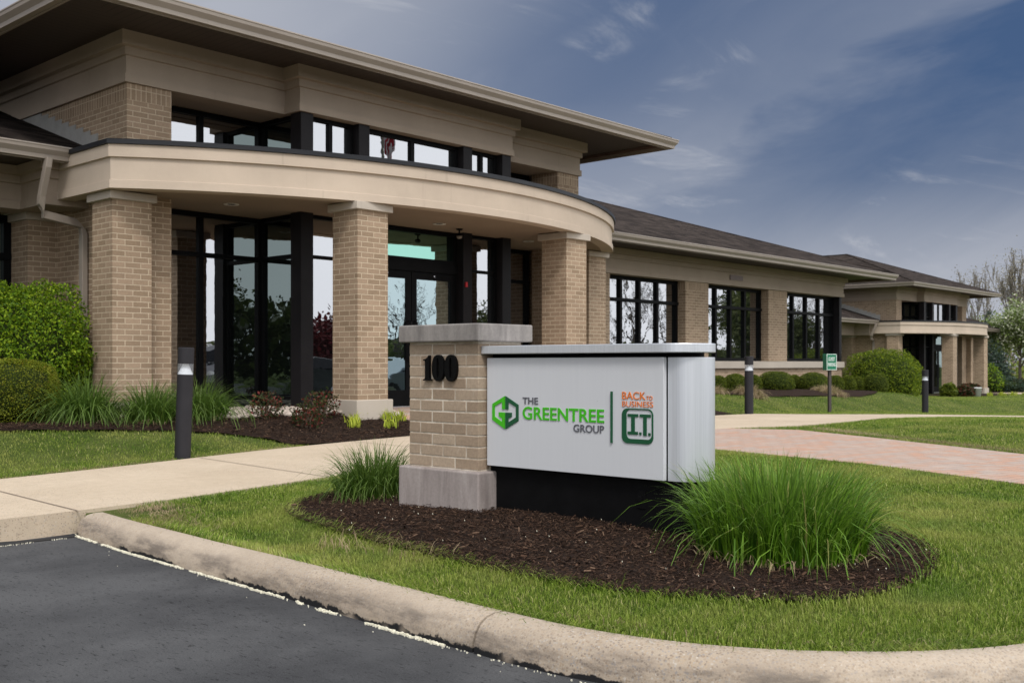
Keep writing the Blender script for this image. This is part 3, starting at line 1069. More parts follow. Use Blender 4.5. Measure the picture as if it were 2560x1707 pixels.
def eaves(root, O, outer, inner, z_sof, z_gut, z_top, open_left=False, roof=None, sides=('front', 'right', 'left')):
    """outer/inner: (x0, x1, y0, y1) fascia line and wall line. Soffit, fascia, drip trim and gutter on three sides"""
    x0, x1, y0, y1 = outer
    a0, a1, b0, b1 = inner
    s = MB()
    t = 0.03
    if 'front' in sides:
        s.add([(x0, y0, z_sof), (x1, y0, z_sof), (a1, b0, z_sof), (a0, b0, z_sof)], [(0, 1, 2, 3)], 0)
    if 'right' in sides:
        s.add([(x1, y0, z_sof), (x1, y1, z_sof), (a1, y1, z_sof), (a1, b0, z_sof)], [(0, 1, 2, 3)], 1)
    if 'left' in sides:
        s.add([(x0, y1, z_sof), (x0, y0, z_sof), (a0, b0, z_sof), (a0, y1, z_sof)], [(0, 1, 2, 3)], 1)
    path = []
    if 'left' in sides:
        path.append((x0, y1))
    path.append((x0, y0))
    path.append((x1, y0))
    if 'right' in sides:
        path.append((x1, y1))
    roof = roof or root
    s.build('soffit', ['soffit_x', 'soffit_y'], roof, O)
    f = MB()
    f.sweep([(-0.025, z_gut - 0.012), (0.0, z_gut - 0.012), (0.0, z_top), (-0.025, z_top)], path)
    f.build('fascia', 'gutter_paint', roof, O)
    d = MB()
    d.sweep([(-0.10, z_sof - 0.055), (-0.068, z_sof - 0.055), (-0.068, z_sof - 0.002), (-0.10, z_sof - 0.002)], path)
    d.build('drip_trim', 'drip_trim', roof, O)
    g = MB()
    g.sweep(gutter_profile(z_gut), path)
    g.build('gutter', 'gutter_paint', roof, O)


def hip_roof(name, root, O, x0, x1, y0, y1, z0, pitch, cut=None):
    """hip roof over the rectangle; cut: do not rise past this ridge inset"""
    w, d = x1 - x0, y1 - y0
    b = MB()
    h = min(w, d) / 2
    if w <= d:
        r0, r1 = ((x0 + x1) / 2, y0 + h), ((x0 + x1) / 2, y1 - h)
    else:
        r0, r1 = (x0 + h, (y0 + y1) / 2), (x1 - h, (y0 + y1) / 2)
    zr = z0 + h * pitch
    vs = [(x0, y0, z0), (x1, y0, z0), (x1, y1, z0), (x0, y1, z0), (*r0, zr), (*r1, zr)]
    if w <= d:
        fs = [(0, 1, 4), (1, 2, 5, 4), (2, 3, 5), (3, 0, 4, 5)]
    else:
        fs = [(0, 1, 5, 4), (1, 2, 5), (2, 3, 4, 5), (3, 0, 4)]
    b.add(vs, fs)
    # shingle edge and ridge caps
    e = 0.022
    b.add([(x0, y0, z0 - e), (x1, y0, z0 - e), (x1, y1, z0 - e), (x0, y1, z0 - e), (x0, y0, z0), (x1, y0, z0), (x1, y1, z0), (x0, y1, z0)],
          [(0, 1, 5, 4), (1, 2, 6, 5), (2, 3, 7, 6), (3, 0, 4, 7)])
    for a_, c_ in (((x0, y0, z0), (*r0, zr)), ((x1, y0, z0), (*(r0 if w <= d else r1), zr)), ((*r0, zr), (*r1, zr))):
        b.tube([Vector(a_) + Vector((0, 0, 0.0)), Vector(c_)], 0.035, 5)
    return b.build(name, 'shingle', root, O)


def column(root, O, x, y, w=0.508, z_base=0.44, z_top=3.175):
    b = MB()
    b.box(x, x + w, y, y + w, z_base + 0.195, z_top - 0.10)
    col = b.build('column', 'brick', root, O)
    c = MB().box(x - 0.05, x + w + 0.05, y - 0.05, y + w + 0.05, z_top - 0.10, z_top - 0.002).build('capital', 'limestone', col, O, bevel=0.006)
    p = MB().box(x - 0.05, x + w + 0.05, y - 0.05, y + w + 0.05, z_base - 0.25, z_base + 0.195).build('column_base', 'limestone', col, O, bevel=0.008)
    return col


def make_building(label, cat_label, shift, left_len, wing_end, right_windows, up=0.0, door_panes=('transom_glass', 'door_glass')):
    """entrance pavilion with curved canopy, a stub of the left wing and the right wing. Designed around the near entrance, then moved by shift"""
    O = (10.9, 12.24, 0.44)
    root = thing('office_building', label, 'building', (O[0] + shift[0], O[1] + shift[1], O[2] + shift[2]))
    TX0, TX1, TY = 6.42, 15.27, 12.28            # brick pavilion
    ZB0, ZB1 = 4.56 + up, 5.175 + up              # upper entablature
    # ---- brick walls of the pavilion
    b = MB()
    zs = ZB0 - 0.2031
    for x0, x1 in ((TX0, TX0 + 0.60), (TX1 - 0.60, TX1)):
        b.box(x0, x1, TY, TY + 0.62, -0.2, zs, 0)
        b.box(x0, x1, TY, TY + 0.62, zs, ZB0 + 0.02, 1)
    b.box(TX0, TX0 + 0.30, TY + 0.62, 27.0, -0.2, zs, 0)
    b.box(TX0, TX0 + 0.30, TY + 0.62, 27.0, zs, ZB0 + 0.02, 1)
    b.box(TX1 - 0.30, TX1, TY + 0.62, 27.0, -0.2, zs, 0)
    b.box(TX1 - 0.30, TX1, TY + 0.62, 27.0, zs, ZB0 + 0.02, 1)
    b.box(TX0 + 0.3, TX1 - 0.3, 26.7, 27.0, -0.2, ZB0, 0)
    b.build('wall', ['brick', 'brick_soldier'], root, O)
    # ---- upper entablature with the forward bay
    BX0, BX1, BY = 8.74, 13.06, 11.91
    path = [(6.40, 27.1), (6.40, 12.26), (BX0, 12.26), (BX0, BY), (BX1, BY), (BX1, 12.26), (15.29, 12.26), (15.29, 27.1)]
    b = MB()
    b.sweep(band_profile(ZB0, ZB1), path)
    b.add([(6.6, 12.48, ZB0 + 0.012), (8.9, 12.48, ZB0 + 0.012), (8.9, 13.4, ZB0 + 0.012), (6.6, 13.4, ZB0 + 0.012)], [(0, 1, 2, 3)])
    b.add([(12.9, 12.48, ZB0 + 0.012), (15.1, 12.48, ZB0 + 0.012), (15.1, 13.4, ZB0 + 0.012), (12.9, 13.4, ZB0 + 0.012)], [(0, 1, 2, 3)])
    b.add([(8.9, 12.1, ZB0 + 0.015), (12.9, 12.1, ZB0 + 0.015), (12.9, 13.4, ZB0 + 0.015), (8.9, 13.4, ZB0 + 0.015)], [(0, 1, 2, 3)])
    b.build('entablature', 'stucco_eave_shade', root, O)
    # ---- pavilion roof
    ov = 1.17
    rx0, rx1, ry0, ry1 = TX0 - ov, TX1 + ov, 12.24 - ov, 27 + ov
    roof = hip_roof('roof', root, O, rx0 - 0.03, rx1 + 0.03, ry0 - 0.03, ry1, 5.26 + up, 0.35)
    eaves(root, O, (rx0, rx1, ry0, ry1), (6.40, 15.29, 12.26, 27.1), 5.17 + up, 5.075 + up, 5.24 + up, roof=roof)
    # ---- canopy
    CX, CR = 10.93, 7.95
    cyc = 10.24 + CR
    a0 = math.asin((6.03 - CX) / CR)
    a1 = math.asin((15.85 - CX) / CR)
    arc = [(CX + CR * math.sin(a), cyc - CR * math.cos(a)) for a in np.linspace(a0, a1, 41)]
    cpath = [(6.03, 13.55)] + arc + [(15.85, 13.55)]
    ZC0, ZC1 = 3.175, 3.75
    body = MB()
    body.sweep([(-0.20, ZC0), (0.018, ZC0), (0.018, ZC0 + 0.095), (0.0, ZC0 + 0.102), (0.0, ZC0 + 0.36), (0.034, ZC0 + 0.368), (0.034, ZC0 + 0.515), (-0.20, ZC0 + 0.515)], cpath)
    can = body.build('canopy', 'stucco', root, O)
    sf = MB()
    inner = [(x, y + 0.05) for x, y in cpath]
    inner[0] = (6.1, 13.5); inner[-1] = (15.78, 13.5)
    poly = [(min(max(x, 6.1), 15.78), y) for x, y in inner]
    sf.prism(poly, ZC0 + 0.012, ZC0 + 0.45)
    sf.build('canopy_soffit', 'canopy_ceiling_shaded', can, O)
    fl = MB()
    fl.sweep([(-0.24, ZC0 + 0.518), (0.062, ZC0 + 0.518), (0.062, ZC0 + 0.57), (0.05, ZC0 + 0.578), (-0.24, ZC0 + 0.578)], cpath)
    fl.build('canopy_flashing', 'black_flashing', can, O)
    for x, y in ((7.75, 12.05), (10.93, 11.45), (13.5, 11.95)):
        d = MB().lathe([(0.055, 0.0), (0.075, -0.004), (0.098, -0.006), (0.10, 0.002), (0.055, 0.004)], (x, y, ZC0 + 0.008), 20).build('downlight', 'downlight_white', can, O, smooth=True)
        MB().lathe([(0.0, 0.001), (0.054, 0.001)], (x, y, ZC0 + 0.0065), 16).build('lamp_recess', 'dark_frame', d, O)
    cm = MB().lathe([(0.0, 0.0), (0.055, 0.0), (0.045, -0.018), (0.014, -0.026), (0.013, -0.075), (0.022, -0.084), (0.045, -0.094), (0.050, -0.108), (0.047, -0.111)], (11.55, 11.65, ZC0 + 0.01), 18).build('dome_camera', 'dark_frame', can, O, smooth=True)
    MB().lathe([(0.047, -0.111), (0.042, -0.132), (0.027, -0.150), (0.0, -0.156)], (11.55, 11.65, ZC0 + 0.01), 18).build('camera_dome', 'bark_pale', cm, O, smooth=True)
    # ---- columns
    for x, y in ((6.13, 12.08), (8.65, 10.57), (12.90, 10.62), (15.30, 12.06)):
        column(root, O, x, y)
    # ---- glazing: posts of the bay
    GY = BY + 0.02
    posts = [(8.77, 8.98), (9.79, 9.99), (11.92, 12.12), (12.83, 13.04)]
    for k, (x0, x1) in enumerate(posts):
        MB().box(x0, x1, GY, GY + (0.24 if k in (0, 3) else 0.2), 0.38, ZB0 + 0.01).build('post', 'dark_post', root, O, bevel=0.006)
    zl0, zl1 = 0.44, ZC0 + 0.008
    zu0, zu1 = ZC1 + 0.02, ZB0 + 0.008
    tr = 2.60
    def lower(*a, **k):
        return window(root, O, *a, name='glazing', **k)
    wy = GY + 0.13
    for x0, x1 in ((8.98, 9.79), (12.12, 12.83)):
        lower('y', wy, x0, x1, zl0, zl1, hs=(0.62, tr), fw=0.05)
        window(root, O, 'y', wy, x0, x1, zu0, zu1, vs=((x0 + x1) / 2 + 0.0,), hs=(zu0 + 0.24,), name='clerestory_window', fw=0.06)
    window(root, O, 'y', wy, 9.99, 11.92, zu0, zu1, vs=(10.955,), name='clerestory_window', fw=0.07)
    # transom over the doors and the two door leaves
    window(root, O, 'y', wy + 0.02, 9.99, 11.92, 2.66, zl1, name='transom_window', glass=door_panes[0], fw=0.07)
    hd = MB().box(9.99, 11.92, wy, wy + 0.12, 2.52, 2.66)
    hd.build('door_head', 'dark_frame', root, O)
    for s_, (x0, x1) in enumerate(((9.995, 10.95), (10.962, 11.915))):
        d = MB()
        y0, y1 = wy + 0.035, wy + 0.08
        st = 0.105
        d.box(x0, x0 + st, y0, y1, 0.45, 2.515)
        d.box(x1 - st, x1, y0, y1, 0.45, 2.515)
        d.box(x0 + st, x1 - st, y0 + 0.001, y1 - 0.001, 2.40, 2.515)
        d.box(x0 + st, x1 - st, y0 + 0.001, y1 - 0.001, 0.45, 0.70)
        door = d.build('door', 'dark_frame', root, O)
        MB().box(x0 + st - 0.01, x1 - st + 0.01, y0 + 0.015, y0 + 0.027, 0.69, 2.41).build('pane', door_panes[1], door, O)
        hx = x1 - 0.055 if s_ == 0 else x0 + 0.055
        MB().tube([(hx, y0 - 0.002, 1.15), (hx, y0 - 0.06, 1.16), (hx, y0 - 0.06, 1.74), (hx, y0 - 0.002, 1.75)], 0.014, 8).build('handle', 'dark_post', door, O)
        MB().lathe([(0.0, 0.0), (0.012, 0.0), (0.012, 0.004), (0.0, 0.004)], (0, 0, 0), 8)
        sc_ = MB().box((x0 + x1) / 2 - 0.011, (x0 + x1) / 2 + 0.011, y0 - 0.004, y0, 2.455, 2.477)
        sc_.build('door_stud', 'steel', door, O)
    MB().box(9.99, 11.92, wy + 0.0, wy + 0.16, 0.40, 0.455).build('threshold', 'steel', root, O)
    MB().box(11.945, 11.99, GY - 0.03, GY - 0.0, 2.32, 2.40).build('alarm_box', 'red_plastic', root, O, bevel=0.006)
    # side panes of the bay and the recesses beside it
    RY = 12.97
    for x, f, y0 in ((8.82, -1, GY + 0.24), (12.99, 1, GY + 0.24)):
        lower('x', x, y0, RY, zl0, zl1, hs=(0.62, tr), fw=0.06, glass='recess_glass', face=f)
        window(root, O, 'x', x, y0, RY, zu0, zu1, hs=(zu0 + 0.24,), name='clerestory_window', fw=0.06, glass='recess_glass', face=f)
    for x0, x1, mid in ((7.02, 8.86, 7.87), (12.95, 14.67, 13.92)):
        lower('y', RY, x0, x1, zl0, zl1, vs=(mid,), hs=(0.62, tr), fw=0.07, glass='window_glass')
        window(root, O, 'y', RY, x0, x1, zu0, zu1, vs=(mid,), hs=(zu0 + 0.24,), name='clerestory_window', fw=0.07)
    # dark interior backing so nothing shows through at slanting views
    MB().box(6.75, 14.95, 13.25, 13.3, 0.2, ZB0 + 0.3).build('inner_wall', 'dark_frame', root, O)
    MB().box(TX0 + 0.1, TX1 - 0.1, 12.3, 13.4, 0.36, 0.42).build('floor_slab', 'limestone', root, O)

    # ---- right wing
    WY, WE = 14.10, wing_end
    ZW0, ZWS, SILL0, SILL1 = 3.09, 3.655, 0.985, 1.17
    rw = MB()
    rw.box(15.27, WE, WY + 0.02, WY + 0.42, -0.9, SILL0 - 0.003, 0)
    rw.box(WE - 0.4, WE, WY + 0.42, 26, -0.9, SILL0 - 0.003, 0)
    pitch_w = 4.04
    ends = []
    wins = []
    e = 17.6
    x = 15.27
    while x < WE - 0.6:
        x1 = e if e < WE - 1.5 else WE - 0.13
        if right_windows:
            wins.append((x, x1))
        if e < WE - 1.5:
            rw.box(e, e + 1.03, WY, WY + 0.45, SILL1, ZW0 - 0.2031, 0)
            rw.box(e, e + 1.03, WY, WY + 0.45, ZW0 - 0.2031, ZW0 + 0.02, 1)
        x = e + 1.03
        e += pitch_w
    if right_windows:
        wins = [w_ for w_ in wins if w_[1] - w_[0] > 0.6]
    rw.box(WE - 0.35, WE - 0.02, 17.5, 26, SILL1, ZW0 + 0.02, 0)
    rw.build('wing_wall', ['brick', 'brick_soldier'], root, O)
    sl = MB()
    sl.sweep([(-0.42, SILL0), (0.05, SILL0), (0.05, SILL1 - 0.012), (-0.30, SILL1)], [(15.27, WY), (WE, WY), (WE, 26)])
    sl.build('sill_band', 'limestone', root, O)
    wb = MB()
    wb.sweep(band_profile(ZW0, ZWS, 0.45), [(15.27, WY - 0.03), (WE + 0.02, WY - 0.03), (WE + 0.02, 26.1)])
    wb.build('wing_entablature', 'stucco_eave_shade', root, O)
    for x0, x1 in wins:
        n = 4
        st = (x1 - x0 - 0.12) / n
        window(root, O, 'y', WY + 0.22, x0, x1, SILL1 - 0.005, ZW0 + 0.005, vs=[x0 + st * k for k in range(1, n)], hs=(2.55,), fw=0.085, depth=0.18, inset=0.06, name='wing_window', hproud=0.03)
    if right_windows:
        MB().box(WE - 0.15, WE + 0.0, WY + 0.02, WY + 0.3, SILL1 - 0.004, ZW0 + 0.01).build('corner_post', 'dark_post', root, O)
        window(root, O, 'x', WE - 0.03, WY + 0.30, 17.5, SILL1 - 0.005, ZW0 + 0.005, vs=(15.2, 16.0, 16.8), hs=(2.55,), fw=0.115, depth=0.18, face=1, name='wing_window')
    MB().box(15.3, WE - 0.5, WY + 0.5, WY + 0.55, 0.2, ZWS).build('inner_wall', 'dark_frame', root, O)
    ox1, oy0 = WE + 1.07, 13.0
    wroof = hip_roof('wing_roof', root, O, 3.0, ox1 + 0.03, oy0 - 0.03, 30.0, 3.79, 1 / 3.0) if right_windows else hip_roof('wing_roof', root, O, 12.0, ox1 + 0.03, oy0 - 0.03, 28.0, 3.79, 1 / 3.0)
    eaves(root, O, (15.28, ox1, oy0, 27), (15.28, WE + 0.02, WY - 0.05, 26.1), 3.665, 3.605, 3.765, roof=wroof, sides=('front', 'right'))

    # ---- left wing
    LX = 6.42 - left_len
    lw = MB()
    lw.box(6.03, 6.42, 14.2, 14.85, -0.4, 3.01, 0)
    lw.box(LX, 6.03, 14.5, 14.85, -0.4, SILL0, 0)
    lw.build('wing_wall', 'brick', root, O)
    MB().box(5.98, 6.418, 14.15, 14.86, 3.01, 3.105).build('capital', 'limestone', root, O, bevel=0.005)
    MB().box(LX, 6.03, 14.44, 14.8, SILL0, SILL1).build('sill_band', 'limestone', root, O)
    x1 = 6.03
    k = 0
    while x1 > LX + 1.0:
        x0 = max(x1 - 3.2, LX)
        window(root, O, 'y', 14.72, x0, x1, SILL1 - 0.005, 3.11, vs=[x0 + (x1 - x0) * q / 4 for q in (1, 2, 3)], hs=(2.55,), fw=0.10, depth=0.16, inset=0.06, name='wing_window', hproud=0.03, glass='window_glass' if k else 'recess_glass')
        x1 = x0
        k += 1
    MB().box(LX, 6.0, 15.0, 15.05, 0.2, ZWS).build('inner_wall', 'dark_frame', root, O)
    lb = MB()
    lb.sweep(band_profile(ZW0 + 0.015, ZWS, 0.45), [(LX, 14.02), (5.87, 14.02), (5.87, 13.30), (6.45, 13.30)])
    lb.build('wing_entablature', 'stucco_eave_shade', root, O)
    lroof = MB()
    zt = 3.79
    lroof.add([(LX, 12.97, zt), (6.42, 12.97, zt), (6.42, 22.0, zt + 9.03 / 3), (LX, 22.0, zt + 9.03 / 3)], [(0, 1, 2, 3)])
    lroof.add([(LX, 12.97, zt - 0.022), (6.1, 12.97, zt - 0.022), (6.1, 12.97, zt), (LX, 12.97, zt)], [(0, 1, 2, 3)])
    lr = lroof.build('wing_roof', 'shingle', root, O)
    sof = MB()
    sof.add([(LX, 13.0, 3.665), (6.05, 13.0, 3.665), (6.05, 14.05, 3.665), (LX, 14.05, 3.665)], [(0, 1, 2, 3)])
    sof.build('soffit', 'soffit_x', lr, O)
    f = MB()
    f.sweep([(-0.025, 3.593), (0.0, 3.593), (0.0, 3.765), (-0.025, 3.765)], [(LX, 13.0), (6.06, 13.0)])
    f.build('fascia', 'gutter_paint', lr, O)
    d = MB()
    d.sweep([(-0.10, 3.61), (-0.068, 3.61), (-0.068, 3.663), (-0.10, 3.663)], [(LX, 13.0), (6.0, 13.0)])
    d.build('drip_trim', 'drip_trim', lr, O)
    g = MB()
    g.sweep(gutter_profile(3.605), [(LX, 13.0), (6.06, 13.0)])
    g.build('gutter', 'gutter_paint', lr, O)
    # stepped flashing where that roof meets the pavilion wall
    sfm = MB()
    for q in range(15):
        y0 = 13.02 + 0.205 * q
        z0 = zt + (y0 - 12.97) / 3
        sfm.box(6.408 - 0.001 * (q % 2), 6.419, y0, y0 + 0.225, z0 - 0.05, z0 + 0.235 - 0.004 * (q % 2))
    sfm.build('step_flashing', 'step_flashing', lr, O)
    # downspout with two elbows
    dsp = MB()
    pts = [(5.74, 12.93, 3.62), (5.73, 12.945, 3.50), (5.73, 13.10, 3.16), (5.735, 13.14, 3.03), (5.78, 13.18, 2.955), (6.24, 13.28, 2.905), (6.335, 13.30, 2.87), (6.36, 13.31, 2.77), (6.36, 13.31, 1.6), (6.36, 13.31, 0.3)]
    w2, d2 = 0.038, 0.050
    n = len(pts)
    vs, fs = [], []
    for i, p_ in enumerate(pts):
        for sx, sy in ((-1, -1), (1, -1), (1, 1), (-1, 1)):
            if i in (4, 5):
                vs.append((p_[0], p_[1] + sy * w2, p_[2] + sx * d2 * -1))
            elif i in (3, 6):
                vs.append((p_[0] + sx * w2 * 0.9, p_[1] + sy * w2, p_[2] - sx * d2 * 0.75))
            else:
                vs.append((p_[0] + sx * w2, p_[1] + sy * d2, p_[2]))
    for i in range(n - 1):
        for q in range(4):
            r = (q + 1) % 4
            fs.append((i * 4 + q, i * 4 + r, (i + 1) * 4 + r, (i + 1) * 4 + q))
    dsp.add(vs, fs)
    dsp.build('downspout', 'gutter_paint', root, O, bevel=0.008)
    return root


near = make_building('near office building of tan brick with a curved beige canopy on four brick columns', 'building', (0, 0, 0), 11.0, 30.15, True)
far = make_building('distant matching office building with its own curved canopy, lower down at the right', 'building', (40.5, 7.1, -0.71), 6.0, 24.0, False, 0.14, ('recess_glass', 'recess_glass'))
# small wall lamp on the wing's entablature
wl = MB().box(23.62, 24.25, 14.045, 14.068, 3.235, 3.36)
wl.build('wall_vent', 'drip_trim', near, (10.9, 12.24, 0.44), bevel=0.005)

# ------------------------------------------------------------------ the monument sign
def text_mesh(body, width=None, height=None, depth=0.006, bold=0.0, shear=0.0):
    """flat lettering as (verts, faces) in the xy plane from (0,0); scaled to width and cap height"""
    cu = bpy.data.curves.new('lettering', 'FONT')
    cu.body = body
    cu.size = 1.0
    cu.extrude = 0.0
    cu.offset = bold
    cu.resolution_u = 4
    ob = bpy.data.objects.new('lettering', cu)
    COL.objects.link(ob)
    dg = bpy.context.evaluated_depsgraph_get()
    me = bpy.data.meshes.new_from_object(ob.evaluated_get(dg))
    v = np.array([tuple(p.co) for p in me.vertices])
    f = [tuple(p.vertices) for p in me.polygons]
    bpy.data.objects.remove(ob)
    bpy.data.curves.remove(cu)
    bpy.data.meshes.remove(me)
    v[:, :2] -= v[:, :2].min(0)
    ext = v[:, :2].max(0)
    if width:
        v[:, 0] *= width / ext[0]
    if height:
        v[:, 1] *= height / ext[1]
    return v, f


def slab_from(v, f, depth):
    """give flat faces a thickness: front at z = depth"""
    n = len(v)
    vs = [(x, y, depth) for x, y, _ in v] + [(x, y, 0.0) for x, y, _ in v]
    fs = [tuple(q) for q in f] + [tuple(i + n for i in q[::-1]) for q in f]
    cnt = {}
    for q in f:
        for i in range(len(q)):
            a, b = q[i], q[(i + 1) % len(q)]
            cnt[(a, b)] = cnt.get((a, b), 0) + 1
    for (a, b) in cnt:
        if (b, a) not in cnt:
            fs.append((b, a, a + n, b + n))
    return vs, fs


def poly_slab(poly, depth, holes=()):
    loops = [[Vector((x, y, 0)) for x, y in poly]] + [[Vector((x, y, 0)) for x, y in h] for h in holes]
    flat = [p for l in loops for p in l]
    tri = tessellate_polygon(loops)
    fs = []
    for t_ in tri:
        a, b, c = (flat[i] for i in t_)
        fs.append(tuple(t_) if (b - a).cross(c - a).z > 0 else tuple(t_)[::-1])
    v = np.array([(p.x, p.y, 0) for p in flat])
    return slab_from(v, fs, depth)


SX = 4.598                                   # face of the sign panel
SO = (4.73, 3.9, 0.2)
sign = thing('monument_sign', 'brick and silver monument sign numbered 100 in the mulch island', 'sign', SO)


def on_panel(vs, y, z, xface=SX):
    """local (x right, y up, z out) -> world; the panel looks towards -x and reads towards -y"""
    return [(xface - w, y - u, z + v_) for u, v_, w in vs]


# brick pillar from single bricks
PX0, PX1, PY0, PY1 = 4.54, 4.93, 4.42, 5.03
PZ0, PZ1 = 0.455, 1.233
mort = MB().box(PX0 + 0.0028, PX1 - 0.0028, PY0 + 0.0028, PY1 - 0.0028, PZ0 - 0.02, PZ1 + 0.01)
pillar = mort.build('brick_pillar', 'pillar_mortar', sign, SO)
vs, fs, rv = [], [], []
rr = random.Random(5)
rows = 11
ch = (PZ1 - PZ0 - 0.012) / rows
for r_ in range(rows):
    z0 = PZ0 + 0.008 + r_ * ch
    z1 = z0 + ch - 0.0105
    def put(x0, x1, y0, y1):
        k = len(vs)
        j = lambda a: a + rr.uniform(-0.0010, 0.0010)
        for zz in (z0, z1):
            dz = rr.uniform(-0.001, 0.001)
            vs.extend([(j(x0), j(y0), zz + dz), (j(x1), j(y0), zz + dz), (j(x1), j(y1), zz + dz), (j(x0), j(y1), zz + dz)])
        fs.extend([tuple(k + i for i in q) for q in ((0, 3, 2, 1), (4, 5, 6, 7), (0, 1, 5, 4), (1, 2, 6, 5), (2, 3, 7, 6), (3, 0, 4, 7))])
        rv.extend([rr.random()] * 8)
    g = 0.0105
    B = 0.2033
    dpt = 0.095
    if r_ % 2 == 0:
        ys = [PY0, PY0 + B, PY0 + 2 * B, PY1 + g]
        for a_, c_ in zip(ys[:-1], ys[1:]):
            put(PX0, PX0 + dpt, a_, c_ - g)
        put(PX0 + dpt + g, PX1, PY0, PY0 + dpt)
    else:
        put(PX0, PX0 + 0.193, PY0, PY0 + 0.097)
        ys = [PY0 + 0.1068, PY0 + 0.1068 + B, PY0 + 0.1068 + 2 * B, PY1 + g]
        for a_, c_ in zip(ys[:-1], ys[1:]):
            put(PX0, PX0 + dpt, a_, c_ - g)
        put(PX0 + 0.193 + g, PX1, PY0, PY0 + 0.097)
    put(PX0 + dpt + g, PX1, PY1 - dpt, PY1 - 0.001)
    put(PX1 - dpt, PX1 + 0.001, PY0 + 0.12, PY1 - 0.12)
o = np_mesh('brickwork', np.array(vs) - np.array(SO), np.array(fs), None, 'pillar_brick', {'rnd': rv}, pillar)
bv = o.modifiers.new('bevel', 'BEVEL'); bv.width = 0.0018; bv.segments = 1
MB().box(PX0 - 0.05, PX1 + 0.05, PY0 - 0.05, PY1 + 0.05, PZ1 + 0.001, PZ1 + 0.108).build('capstone', 'cap_stone', pillar, SO, bevel=0.008)
MB().box(PX0 - 0.05, PX1 + 0.05, PY0 - 0.05, PY1 + 0.05, 0.05, PZ0 - 0.001).build('plinth', 'plinth_stone', pillar, SO, bevel=0.01)


def ellipse(cx, cy, a, b_, n=40, p=2.0):
    out = []
    for i in range(n):
        w = 2 * math.pi * i / n
        c_, s_ = math.cos(w), math.sin(w)
        out.append((cx + a * math.copysign(abs(c_) ** (2 / p), c_), cy + b_ * math.copysign(abs(s_) ** (2 / p), s_)))
    return out


H = 0.157
one = [(0.0, 0.0), (0.069, 0.0), (0.069, 0.006), (0.057, 0.010), (0.055, 0.02), (0.055, H), (0.047, H), (0.040, H - 0.012), (0.022, H - 0.022), (0.0, H - 0.026), (0.0, H - 0.033), (0.015, H - 0.033), (0.018, H - 0.045), (0.018, 0.02), (0.014, 0.010), (0.0, 0.006)]
v_, f_ = poly_slab(one, 0.02)
MB().add(on_panel(v_, 4.880, 0.995, PX0 - 0.004), f_).build('house_number', 'number_black', pillar, SO, bevel=0.0012)
for yl in (4.800, 4.688):
    w_ = 0.106
    v_, f_ = poly_slab(ellipse(w_ / 2, H / 2, w_ / 2, H / 2 + 0.003, 44, 2.25), 0.02, [ellipse(w_ / 2, H / 2, 0.0105, H / 2 - 0.014, 30, 2.4)[::-1]])
    MB().add(on_panel(v_, yl, 0.995, PX0 - 0.004), f_).build('house_number', 'number_black', pillar, SO, bevel=0.0012)

# sign cabinet: black base, recess, panel, round aluminium end, top plate
def d_shape(x0, x1, y_top, y_c, n=18):
    """plan with a half round end towards -y"""
    r = (x1 - x0) / 2
    return [(x0, y_top)] + [((x0 + x1) / 2 - r * math.cos(a), y_c - r * math.sin(a)) for a in np.linspace(0, math.pi, n)] + [(x1, y_top)]


MB().prism(d_shape(4.645, 4.905, 4.415, 3.13), 0.05, 0.485).build('base', 'sign_black', sign, SO)
bp = MB()
bp.box(4.640, 4.6455, 3.275, 3.335, 0.325, 0.425)
bp.box(4.630, 4.640, 3.295, 3.315, 0.36, 0.392)
bp.build('cover_plate', 'sign_black', sign, SO, bevel=0.003)
MB().prism(d_shape(4.66, 4.89, 4.41, 3.13), 1.10, 1.158).build('top_recess', 'sign_black', sign, SO)
panel = MB().box(SX, SX + 0.028, 3.130, 4.402, 0.490, 1.134).build('sign_panel', 'sign_panel_paint', sign, SO, bevel=0.0025)
MB().box(SX + 0.029, 4.915, 3.1275, 4.40, 0.492, 1.12).build('cabinet', 'sign_black', sign, SO)
MB().prism([(4.629, 3.1255)] + [(4.776 - 0.144 * math.cos(a), 3.100 - 0.144 * math.sin(a)) for a in np.linspace(0, math.pi, 32)] + [(4.920, 3.1255)], 0.487, 1.134).build('end_cap', 'brushed_aluminium', sign, SO, bevel=0.002)
for o in (sign.children[-1],):
    o.data.polygons.foreach_set('use_smooth', [True] * len(o.data.polygons))
    es = o.modifiers.new('edges', 'EDGE_SPLIT'); es.split_angle = rad(30)
MB().prism(d_shape(4.562, 4.942, 4.418, 3.135, 28), 1.158, 1.206).build('top_plate', 'brushed_aluminium', sign, SO, bevel=0.004)

# logo and lettering
def letters(name, body, yl, yr, z0, z1, mat, bold, depth=0.0045):
    v, f = text_mesh(body, yl - yr, z1 - z0, bold=bold)
    vs, fs = slab_from(v, f, depth)
    return MB().add(on_panel(vs, yl, z0), fs).build(name, mat, panel, SO)


letters('lettering', 'THE', 4.112, 3.994, 0.8665, 0.905, 'letter_grey', 0.008)
letters('lettering', 'GREENTREE', 4.112, 3.517, 0.777, 0.851, 'letter_green', 0.013)
letters('lettering', 'GROUP', 3.731, 3.517, 0.7205, 0.763, 'letter_grey', 0.007)
letters('lettering', 'BACK', 3.395, 3.243, 0.910, 0.950, 'letter_orange', 0.0)
letters('lettering', 'TO', 3.238, 3.199, 0.909, 0.930, 'letter_orange', -0.014)
letters('lettering', 'BUSINESS', 3.394, 3.195, 0.8705, 0.900, 'letter_orange', -0.013)
MB().box(SX - 0.010, SX, 3.459, 3.469, 0.672, 0.950).build('divider', 'letter_dark_green', panel, SO)

